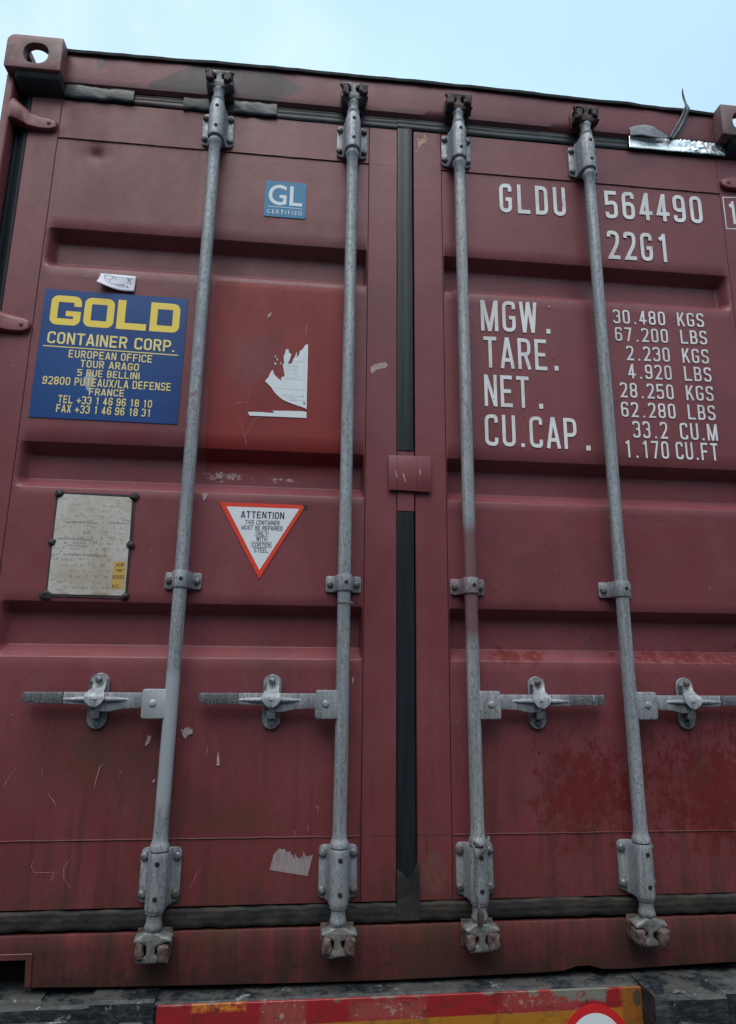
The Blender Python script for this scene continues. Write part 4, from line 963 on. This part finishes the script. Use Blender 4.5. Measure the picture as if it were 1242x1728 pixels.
bits = [[(-.3832, 1.6166), (-.3805, 1.618), (-.3816, 1.6128), (-.3844, 1.6123)], [(-.3788, 1.6115), (-.376, 1.6101), (-.3762, 1.6021), (-.378, 1.604)], [(-.3856, 1.5961), (-.38, 1.5941), (-.3787, 1.5891), (-.3834, 1.5897)], [(-.3681, 1.5966), (-.3654, 1.5973), (-.3643, 1.5914), (-.3671, 1.5919)]]
torn = slab([tn], 0.0010, 0.0014, 'torn_placard', VWHITE, BOX); label(torn, 'torn remains of a white placard on the bright red square')
slab([t2], 0.0010, 0.0014, 'torn_placard_strip', VWHITE, torn)
for q in bits: slab([q], 0.0010, 0.0014, 'torn_scrap', VWHITE, torn)
yl = -0.00055
dl = [[(-.300, 1.625), (-.303, 1.553), (-.322, 1.561), (-.322, 1.594), (-.304, 1.612)], [(-.352, 1.592), (-.352, 1.573)], [(-.345, 1.606), (-.345, 1.572), (-.352, 1.572)], [(-.340, 1.588), (-.317, 1.586), (-.317, 1.572), (-.340, 1.575), (-.340, 1.588)], [(-.351, 1.566), (-.318, 1.563), (-.318, 1.550), (-.351, 1.553)], [(-.354, 1.590), (-.316, 1.586)], [(-.354, 1.548), (-.294, 1.546)], [(-.335, 1.605), (-.305, 1.602)], [(-.333, 1.581), (-.325, 1.579), (-.325, 1.574)], [(-.380, 1.518), (-.294, 1.514)], [(-.297, 1.64), (-.297, 1.47)]]
pen(dl, .0006, yl, 'faint_line_drawing', INKF, torn)
fl = []
for k, (z, a, b) in enumerate(((1.4985, -.360, -.330), (1.4935, -.356, -.305), (1.4875, -.344, -.322), (1.4825, -.334, -.296))):
    u = a
    while u < b: fl.append([(u, z), (u + .0028, z - .0003)]); u += .0042
pen(fl, .0016, yl, 'faint_small_print', INKF, torn)
MB().lathe([(.0026, -.0004), (.0026, -.0010)], -.2946, 0, 10, 'y', 1.4745).build('tar_spot', INK, torn); MB().lathe([(.0014, -.0004), (.0014, -.0010)], -.3005, 0, 10, 'y', 1.4965).build('tar_spot', INK, torn)
# data plate
dp_ = [(-.9440, 1.1880), (-.7400, 1.1870), (-.7390, .9075), (-.9440, .9105)]
back = slab([dp_], 0.0011, 0.0022, 'data_plate_backing', TARBLK, BOX); label(back, 'dark sealant border behind the data plate')
ip = [(-.9285, 1.1835), (-.7575, 1.1800), (-.7480, 1.1720), (-.7450, 1.0620), (-.7500, 1.0560), (-.7455, 1.0480), (-.7440, .9260), (-.7520, .9155), (-.9270, .9165), (-.9390, .9250), (-.9400, 1.0420), (-.9330, 1.0520), (-.9400, 1.0620), (-.9395, 1.1760)]
dpl = slab([ip], -0.0012, 0.0010, 'data_plate', PLATE, BOX); label(dpl, 'weathered aluminium data plate with worn-off engraving')
eng = []; rnd = random.Random(3)
for r_ in range(17):
    z = 1.170 - r_ * .0147; x = -.930 + rnd.random() * .02
    while x < (-.752 if r_ < 10 else -.785):
        w_ = rnd.uniform(.002, .006)
        if rnd.random() < .62:
            for _ in range(2): eng.append([(x + rnd.uniform(0, w_), z + rnd.uniform(-.0035, .0035)), (x + rnd.uniform(0, w_), z + rnd.uniform(-.0035, .0035))])
        x += w_ + (.002 if rnd.random() < .7 else .014)
for z, a, b in ((1.1085, -.915, -.830), (1.1095, -.80, -.745), (1.0635, -.93, -.84), (1.046, -.90, -.85), (1.0215, -.91, -.80), (1.118, -.77, -.745)): eng.append([(a, z), (b, z - .0015)])
eng = [e for e in eng if (Vector(e[0]) - Vector(e[1])).length > .0006]
PINK = make_simple('worn_engraving', (0.14, 0.12, 0.11), (0.27, 0.24, 0.21), 60, 0.6, bump=0)
pen(eng, .0012, -0.00235, 'worn_engraving', PINK, dpl)['kind'] = 'stuff'
ys = flat([[(-.7800, 1.0045), (-.7485, 1.0050), (-.7485, .9330), (-.7815, .9335)]], -0.0026, 'inspection_sticker', ACEPY, dpl)
for tx, x0, x1, z0, z1 in (('ACEP', -.7730, -.7530, .9920, 1.0005), ('"FR"', -.7730, -.7535, .9770, .9850), ('BC01872', -.7790, -.7505, .9595, .9690), ('B.S.C.', -.7780, -.7600, .9360, .9445)):
    text_fit(tx, x0, x1, z0, z1, -0.0028, 'inspection_lettering', BROWNINK, dpl, .02)
for x, z, r in ((-.938, 1.184, .011), (-.742, 1.183, .011), (-.941, 1.052, .009), (-.742, 1.050, .009), (-.943, .913, .013), (-.744, .913, .010)):
    m = MB().lathe([(r * 1.1, 0.001), (r * 1.05, -.0035), (r * .7, -.006), (r * .3, -.007), (.0002, -.0072)], x, 0, 12, 'y', z)
    link('plate_rivet', m.mesh('plate_rivet', jitter=0.0035, jscale=90, angle=60), TARBLK, BOX)

# ------------------------------------------------------------ scratches, chips, tape rest
SL = [(.0012, [(-.8945, .2906), (-.9036, .271), (-.893, .2578), (-.8486, .2569), (-.8517, .244), (-.8588, .2376)]), (.0012, [(-.8128, .2922), (-.8283, .2653), (-.8251, .2434), (-.8082, .2223)]), (.0009, [(-.9889, .4435), (-.9804, .4686), (-.9615, .497)]), (.0018, [(-.7767, .4405), (-.7712, .4719), (-.7662, .4942), (-.7585, .4988)]), (.0012, [(-.7191, .4669), (-.7138, .4878)]), (.0014, [(-.883, .4336), (-.8712, .4198), (-.8602, .4047)]), (.0012, [(-.5101, .544), (-.5085, .5272), (-.5124, .5177)]), (.0009, [(-.9041, .4912), (-.9, .4681)]), (.0009, [(-.4863, 1.4287), (-.468, 1.3997), (-.458, 1.3675), (-.4498, 1.3366)]), (.0009, [(-.458, 1.3675), (-.4299, 1.4195), (-.4202, 1.429)]), (.0007, [(-.5019, 1.458), (-.4771, 1.4666), (-.4493, 1.4717)]), (.0007, [(-.4461, 1.5465), (-.4544, 1.4848), (-.4562, 1.4423)]), (.0012, [(-.2946, 1.7268), (-.2958, 1.7073), (-.2976, 1.6879)]), (.0014, [(-.2317, .3967), (-.2256, .3952), (-.2267, .3797)]), (.001, [(-.2502, .3595), (-.2501, .3405)]), (.001, [(-.2831, .3423), (-.2811, .3293)]), (.0012, [(-.6984, .7507), (-.696, .7582)]), (.001, [(-.4801, .9995), (-.4754, .9915)]), (.0015, [(.1291, .6068), (.1417, .5929)]),
      (.0007, [(-.62, .30), (-.60, .215)]), (.0007, [(-.655, .285), (-.64, .26)]), (.0008, [(-.51, .262), (-.53, .215)]), (.0007, [(.93, .62), (.97, .60)]), (.0008, [(.42, 1.02), (.428, 1.008)]), (.0007, [(-.33, 2.33), (-.318, 2.326)]), (.0009, [(.33, 2.36), (.333, 2.352)])]
MATS = {}
for w_, pts in SL:
    P = [Vector(p) for p in pts]; fine = []
    for a, b in zip(P, P[1:]):
        for k in range(5): fine.append(a.lerp(b, k / 5))
    fine.append(P[-1])
    n = len(fine); L_, R_ = [], []
    for i, p in enumerate(fine):
        d = (fine[min(i + 1, n - 1)] - fine[max(i - 1, 0)]).normalized(); nn = Vector((-d.y, d.x))
        ww = w_ * 0.5 * (0.25 + 0.75 * math.sin(math.pi * (i + .5) / n)) * (0.6 + 0.8 * random.random())
        p = p + nn * random.uniform(-.0006, .0006); L_.append(p + nn * ww); R_.append(p - nn * ww)
    flat([[tuple(L_[i]), tuple(L_[i + 1]), tuple(R_[i + 1]), tuple(R_[i])] for i in range(n - 1)], -0.0009, 'scratch', SCR, BOX)
CL = [[(-.661, .5515), (-.6555, .5682), (-.6489, .5658), (-.6515, .5491), (-.6617, .5419)], [(-.5788, .5841), (-.5712, .5812), (-.5666, .5875), (-.5615, .5851), (-.5594, .5909), (-.555, .5841), (-.5479, .5827), (-.5483, .573), (-.5579, .5682), (-.5646, .5586), (-.5716, .5667)], [(-.4819, .531), (-.4771, .508), (-.4763, .4947), (-.4828, .4961), (-.4831, .5176)], [(-.6359, .464), (-.6325, .464), (-.6324, .456), (-.6387, .457)], [(-.5662, 1.1971), (-.5476, 1.2012), (-.5497, 1.192), (-.5559, 1.1794), (-.5595, 1.177), (-.5619, 1.1893)], [(-.1035, 1.5977), (-.0947, 1.6078), (-.0769, 1.612), (-.0591, 1.6163), (-.0531, 1.607), (-.062, 1.597), (-.0857, 1.5924), (-.0974, 1.579), (-.1033, 1.5787)], [(-.41, 1.7384), (-.407, 1.7503), (-.3979, 1.7548), (-.3999, 1.7469), (-.4064, 1.7361)], [(-.1455, .7119), (-.1403, .7161), (-.1401, .7017), (-.1442, .694)],
      [(.446, 1.834), (.454, 1.837), (.452, 1.830), (.445, 1.829)]]
for p in CL:
    flat([[(a + random.uniform(-.0006, .0006), b + random.uniform(-.0006, .0006)) for a, b in p]], -0.0009, 'paint_chip', CHIP, BOX)
tan = make_simple('tan_bared_filler', (0.42, 0.27, 0.20), (0.20, 0.09, 0.08), 75, 0.7, bump=0.3, st=(1, 1, .6), lo=.47, hi=.56)
flat([[(.0319, 2.4124), (.0562, 2.415), (.076, 2.4247), (.0657, 2.3818), (.0493, 2.3763), (.0413, 2.3529), (.0315, 2.3459), (.0395, 2.3753), (.0429, 2.3908), (.0344, 2.3975)]], -0.0009, 'paint_chip', tan, BOX)
flat([[(-.3408, .2529), (-.3375, .268), (-.3322, .2875), (-.326, .2955), (-.3182, .302), (-.3130, .2985), (-.3065, .3005), (-.300, .2925), (-.2917, .2945), (-.289, .285), (-.2856, .2867), (-.282, .275), (-.2799, .292), (-.275, .279), (-.2737, .2811), (-.268, .276), (-.2651, .2836), (-.262, .274), (-.2595, .2943), (-.2549, .2848), (-.250, .281), (-.2358, .2858), (-.2476, .2378)]], -0.0009, 'tape_residue', RESID, BOX)
pen([[(-.6809, .0813), (-.6873, .063), (-.6963, .0583), (-.6903, .052), (-.6785, .0541)]], .003, -0.0106, 'marker_stroke', RMARK, BOX)

# ------------------------------------------------------------ loose things on the container
# paper note, taped on, lower left corner curling out
note = empty('paper_note', (-.845, -.001, 1.81), 'small white paper note with handwriting stuck above the blue decal, corner curling', 'paper note')
m = MB(); secs = []; NX, NZ = 16, 8
def notept(u, v):
    x = -.8945 + .1005 * u + (-.0010) * (1 - v); z0_ = 1.8010 - .0108 * u - 0.004 * (1 - (1 - u) ** 2) * 0; z1_ = 1.8445 - .0027 * u
    z = z0_ + (z1_ - z0_) * v
    lift = 0.020 * max(0, 1 - u * 1.5) ** 1.6 * (1 - v) ** 1.5 + 0.004 * max(0, (1 - v)) ** 2
    z -= 0.004 * math.sin(math.pi * u) * (1 - v) - .003 * max(0, 1 - u * 1.5) * (1 - v)
    return Vector((x, -.0015 - lift, z)), None
for j in range(NZ + 1): secs.append([notept(i / NX, j / NZ)[0] - Vector((.845 * -1, -.001, 1.81)) for i in range(NX + 1)])
m.loft(secs, closed=False)
me = m.mesh('sheet'); o = link('sheet', me, PAPER, note)
md = o.modifiers.new('t', 'SOLIDIFY'); md.thickness = 0.0004; md.offset = 0
def note_pen(lines, wd):
    m = MB()
    for L_ in lines:
        for q in stroke(L_, wd):
            vs = []
            for a, b in q:
                p = notept(a, b)[0] - Vector((-.845, -.001, 1.81)); vs.append((p.x, p.y - .0006, p.z))
            m.add(vs, [(0, 1, 2, 3)])
    return m.build('handwriting', INK, note, smooth=False)
hw = [[(.12, .95), (.16, .62), (.15, .58)], [(.12, .90), (.25, .95), (.38, .85), (.36, .70), (.27, .58), (.17, .60), (.13, .72)], [(.45, .86), (.44, .68)], [(.18, .50), (.22, .47), (.16, .44)], [(.29, .55), (.28, .34), (.24, .32)], [(.32, .42), (.35, .30), (.40, .36), (.40, .40)], [(.47, .40), (.43, .36), (.44, .28), (.49, .28)], [(.53, .40), (.50, .35), (.51, .27), (.55, .27)], [(.51, .33), (.55, .34)], [(.58, .42), (.57, .24)], [(.56, .40), (.64, .43)], [(.62, .42), (.62, .22)], [(.67, .46), (.66, .22)], [(.66, .44), (.71, .42), (.70, .34), (.66, .34)], [(.70, .34), (.75, .22)], [(.76, .33), (.80, .36), (.78, .24), (.86, .25)],
      [(.76, .86), (.78, .76), (.82, .80)], [(.83, .86), (.80, .68)], [(.90, .86), (.76, .50)], [(.84, .62), (.89, .60), (.84, .48), (.90, .46)]]
note_pen(hw, .016)
# foil tape over the right end of the top seal
ft = empty('foil_tape', (.92, -.01, 2.448), 'crinkled silver foil tape over the top seal at the right, with a loose grey flap', 'tape')
O = Vector((.92, -.01, 2.448)); m = MB(); secs = []
NXf = 70
for i in range(NXf + 1):
    u = i / NXf; x = .7515 + .338 * u; row = []
    for k in range(11):
        t = k / 10; z0_ = 2.4300 - .0015 * math.sin(u * 20) * .3; z1_ = 2.4785 + .0015 * noise.noise(Vector((u * 18, 0, 0)))
        z = z0_ + (z1_ - z0_) * t
        a = 0.0007 + .0032 * smoothstep((u - .42) / .2)
        y = -.0125 - a * (abs(noise.noise(Vector((u * 26 + t * 2.5, t * 2, 1)))) * 2 + .6 * noise.noise(Vector((u * 60, t * 5, 4))))
        y += 0.0015 * math.exp(-((t - .4) / .06) ** 2)
        row.append(Vector((x + .002 * t, y, z)) - O)
    secs.append(row)
m.loft(secs, closed=False)
me = m.mesh('tape_strip', angle=50); o = link('tape_strip', me, FOIL, ft); md = o.modifiers.new('t', 'SOLIDIFY'); md.thickness = .0005; md.offset = 0
m = MB(); secs = []
for i in range(25):
    u = i / 24; x = .7530 + .137 * u
    top = 2.4990 + .014 * math.sin(math.pi * min(1, u / .8)) * 1.0 - .020 * max(0, (u - .6) / .4) ** 1.3
    bot = 2.4680 - .0065 * max(0, math.sin(math.pi * (u - .25) / .75)) + .010 * max(0, (u - .8) / .2) ** 2
    row = []
    for k in range(7):
        t = k / 6; row.append(Vector((x, -.022 - .008 * math.sin(math.pi * u) * (1 - t * .55) - .0015 * noise.noise(Vector((u * 9, t * 3, 8))), bot + (top - bot) * t)) - O)
    secs.append(row)
m.loft(secs, closed=False); me = m.mesh('loose_flap', angle=60); o = link('loose_flap', me, TAPEB, ft); md = o.modifiers.new('t', 'SOLIDIFY'); md.thickness = .0005
rb = empty('torn_film_ribbon', (.90, -.02, 2.47), 'thin dark strip of torn film sticking up over the roof edge at the right', 'plastic strip')
path = [(.890, -.026, 2.462, .008), (.899, -.027, 2.476, .012), (.909, -.027, 2.492, .014), (.919, -.028, 2.508, .0145), (.929, -.029, 2.525, .0145), (.938, -.030, 2.542, .014), (.947, -.031, 2.560, .0135), (.953, -.033, 2.577, .014), (.957, -.033, 2.588, .010), (.9575, -.031, 2.600, .0062), (.9565, -.029, 2.614, .0042), (.9545, -.027, 2.636, .0045), (.9525, -.026, 2.656, .0032), (.9535, -.026, 2.674, .0012)]
secs = []
for i, (x, y, z, hw_) in enumerate(path):
    a = Vector(path[min(i + 1, len(path) - 1)][:3]) - Vector(path[max(i - 1, 0)][:3]); a.normalize()
    sdv = a.cross(Vector((0, -1, 0.15))).normalized()
    hw_ = hw_ * (.72 if i < 8 else 1.0); fold = 0.0015 * math.sin(i * 1.3)
    secs.append([Vector((x, y, z)) + sdv * hw_ * k + Vector((0, fold * abs(k) + .003 * (abs(k) < .1), 0)) - Vector((.90, -.02, 2.47)) for k in (-1, -.5, 0, .5, 1)])
m = MB().loft(secs, closed=False); o = link('film_strip', m.mesh('film_strip', angle=80), RIB, rb); md = o.modifiers.new('t', 'SOLIDIFY'); md.thickness = .0006
# twine tied round the foot of the third bar
tw = empty('twine', (.172, -.07, .30), 'grey twisted twine tied round the foot of the third bar, end hanging down', 'twine'); O = Vector((.172, -.07, .30))
def twisted(path, r, turns):
    P = [Vector(p) for p in path]; dense = []
    for i in range(len(P) - 1):
        p0 = P[max(i - 1, 0)]; p1 = P[i]; p2 = P[i + 1]; p3 = P[min(i + 2, len(P) - 1)]
        for k in range(14):
            t = k / 14; dense.append(0.5 * ((2 * p1) + (p2 - p0) * t + (2 * p0 - 5 * p1 + 4 * p2 - p3) * t * t + (3 * p1 - p0 - 3 * p2 + p3) * t ** 3))
    dense.append(P[-1]); m = MB(); L_ = 0; up = None; rings = ([], [])
    for i, p in enumerate(dense):
        t = (dense[min(i + 1, len(dense) - 1)] - dense[max(i - 1, 0)]).normalized()
        if i: L_ += (p - dense[i - 1]).length
        up = t.orthogonal().normalized() if up is None else (up - t * up.dot(t)).normalized(); sv = t.cross(up)
        for s_ in (0, 1):
            a = L_ * turns * 2 * math.pi + s_ * math.pi; rings[s_].append(p + (up * math.cos(a) + sv * math.sin(a)) * r * .62)
    for q in rings: m.tube(q, r * .7, 6)
    return m
pa = [(.150, -.055, .331), (.158, -.066, .325), (.172, -.0745, .319), (.188, -.070, .326), (.196, -.058, .334)]
pb = [(.196, -.060, .334), (.190, -.072, .322), (.178, -.0765, .311), (.166, -.0745, .300), (.160, -.074, .292), (.157, -.0735, .275), (.1555, -.0735, .25), (.1545, -.0735, .225), (.158, -.073, .205), (.163, -.071, .188), (.165, -.069, .172)]
pc = [(.150, -.058, .331), (.153, -.070, .315), (.158, -.075, .300), (.160, -.0765, .292)]
for q in (pa, pb, pc): twisted([Vector(p) - O for p in q], .0026, 75).build('twine_strand', ROPE, tw)
m = MB().lathe([(.001, .138), (.006, .142), (.0085, .155), (.008, .168), (.004, .176), (.001, .178)], .1655, -.0735, 10)
m.v = [tuple(Vector(v) - O) for v in m.v]
link('frayed_end', m.mesh('frayed_end', jitter=.003, jscale=200), RUSTD, tw)
# wire tie on the second bar
wt = empty('wire_tie', (-.172, -.045, .905), 'thin wire tie twisted round the second bar just below its middle strap', 'wire'); O = Vector((-.172, -.045, .905))
ring_ = [Vector((.0192 * math.cos(a), .0192 * math.sin(a), .0015 * math.sin(a * 2) + .003 * math.cos(a))) for a in [2 * math.pi * k / 28 for k in range(29)]]
MB().tube(ring_, .0012, 6).build('wire_loop', BOLTG, wt)
MB().tube([Vector((.014, -.014, 0)), Vector((.022, -.020, -.003)), Vector((.024, -.018, -.010)), Vector((.019, -.021, -.008)), Vector((.021, -.024, -.001))], .0018, 6).build('wire_twist', BOLTG, wt)

# ------------------------------------------------------------ trailer below
TR = empty('trailer', (0, 1.0, -1.2), 'black worn trailer rear end carrying the container, with a red and yellow marking board', 'trailer')
TR_O = Vector((0, 1.0, -1.2))
class TB(MB):
    def build(s, *a, **k):
        s.v = [tuple(Vector(v) - TR_O) for v in s.v]; return MB.build(s, *a, **k)
def rough_box(x0, x1, y0, y1, z0, z1, name, mat=None, bev=.006, jit=.0, n=24):
    secs = []
    for i in range(n + 1):
        x = x0 + (x1 - x0) * i / n
        j = lambda k: jit * noise.noise(Vector((x * 13, k * 3.3, z0 * 7)))
        secs.append([(x, y0 + j(1), z0), (x, y0 + j(2), z1 - bev), (x, y0 + bev, z1 + j(3)), (x, y1, z1), (x, y1, z0)])
    return TB().loft(secs).build(name, mat or TRUCK, TR)
rough_box(-1.22, 1.22, -.050, .20, -.20, -.003, 'rear_bolster', jit=.004, n=120)
rough_box(-.728, -.585, -.056, .10, -.19, .0055, 'bolster_block', jit=.003)
rough_box(-1.20, -.84, -.030, .12, -.19, .0015, 'bolster_block', jit=.003)
rough_box(.560, .735, -.130, -.001, -.20, .0055 - .004, 'bolster_block', jit=.005)
rough_box(.742, 1.20, -.090, -.052, -.20, -.008, 'bolster_block', jit=.004)
TB().box(-1.22, -.74, -.085, -.051, -.19, -.030).build('bolster_face', TRUCK, TR, bevel=.004)
TB().prism(rrect(-.665, -.602, -.12, -.035, .012, 4), -.075, -.0565).build('lamp_housing', GRIP, TR, bevel=.004, segs=2)
TB().prism([(.60, -.12), (.70, -.12), (.69, -.055), (.655, -.05), (.61, -.045)], -.150, -.131).build('bolster_bracket', TRUCK, TR, bevel=.004)
bd = TB().prism(rrect(-.578, .588, -.150, -.0045, .006, 3), -.062, -.0551).build('marking_board', BOARD, TR, bevel=.001)
label(bd, 'peeling red and yellow reflective board')
cxs, czs = .441, -.121
q = TB().lathe([(.0845, -.0622), (.0845, -.0634), (.0002, -.0636)], cxs, 0, 48, 'y', czs); ss = q.build('speed_sign', make_print('sign_red', (0.50, 0.018, 0.022), (0.3, 0.02, 0.02), .72), TR); label(ss, 'round speed sticker, white with a red ring')
TB().lathe([(.0665, -.0640), (.0002, -.0642)], cxs, 0, 48, 'y', czs, cap=False).build('sign_field', VWHITE, ss)
ss_field = [c for c in ss.children][0]
o = text_fit('80', cxs - .050, cxs + .050, czs - .045, czs + .040, -.0645, 'sign_number', INK, ss, .03); o.location = -TR_O
# chassis rails, axles and wheels so that the trailer stands on the ground
for sx in (-1, 1):
    TB().box(sx * .48 - .06, sx * .48 + .06, .20, 6.2, -.42, -.02).build('chassis_rail', TRUCK, TR, bevel=.005)
for yy in (1.1, 2.4):
    TB().box(-1.0, 1.0, yy - .06, yy + .06, -.76, -.64).build('axle', TRUCK, TR, bevel=.01)
    TB().box(-.54, .54, yy - .05, yy + .05, -.64, -.40).build('axle_hanger', TRUCK, TR, bevel=.01)
for sx in (-1, 1):
    for yy in (1.1, 2.4):
        for xo in (.80, 1.10):
            prof = [(.30, -.13), (.46, -.14), (.495, -.11), (.50, 0), (.495, .11), (.46, .14), (.30, .13)]
            m = TB(); n = 36; vs = [(sx * xo + t, yy + r * math.cos(2 * math.pi * k / n), -.70 + r * math.sin(2 * math.pi * k / n)) for r, t in prof for k in range(n)]
            m.add(vs, [(j * n + k, j * n + (k + 1) % n, ((j + 1) % len(prof)) * n + (k + 1) % n, ((j + 1) % len(prof)) * n + k) for j in range(len(prof)) for k in range(n)])
            wh = m.build('wheel', TYRE, TR)
            m = TB(); prof = [(.30, -.12), (.26, -.10), (.24, -.02), (.12, 0.0), (.10, .04), (.001, .05)]
            vs = [(sx * xo + sx * t, yy + r * math.cos(2 * math.pi * k / n), -.70 + r * math.sin(2 * math.pi * k / n)) for r, t in prof for k in range(n)]
            m.add(vs, [(j * n + k, j * n + (k + 1) % n, (j + 1) * n + (k + 1) % n, (j + 1) * n + k) for j in range(len(prof) - 1) for k in range(n)])
            m.build('rim', RIMM, wh)
TB().box(-1.0, 1.0, .20, .32, -.62, -.50).build('underrun_bar', TRUCK, TR, bevel=.01)
for sx in (-1, 1): TB().box(sx * .48 - .04, sx * .48 + .04, .21, .31, -.50, -.42).build('underrun_hanger', TRUCK, TR, bevel=.005)
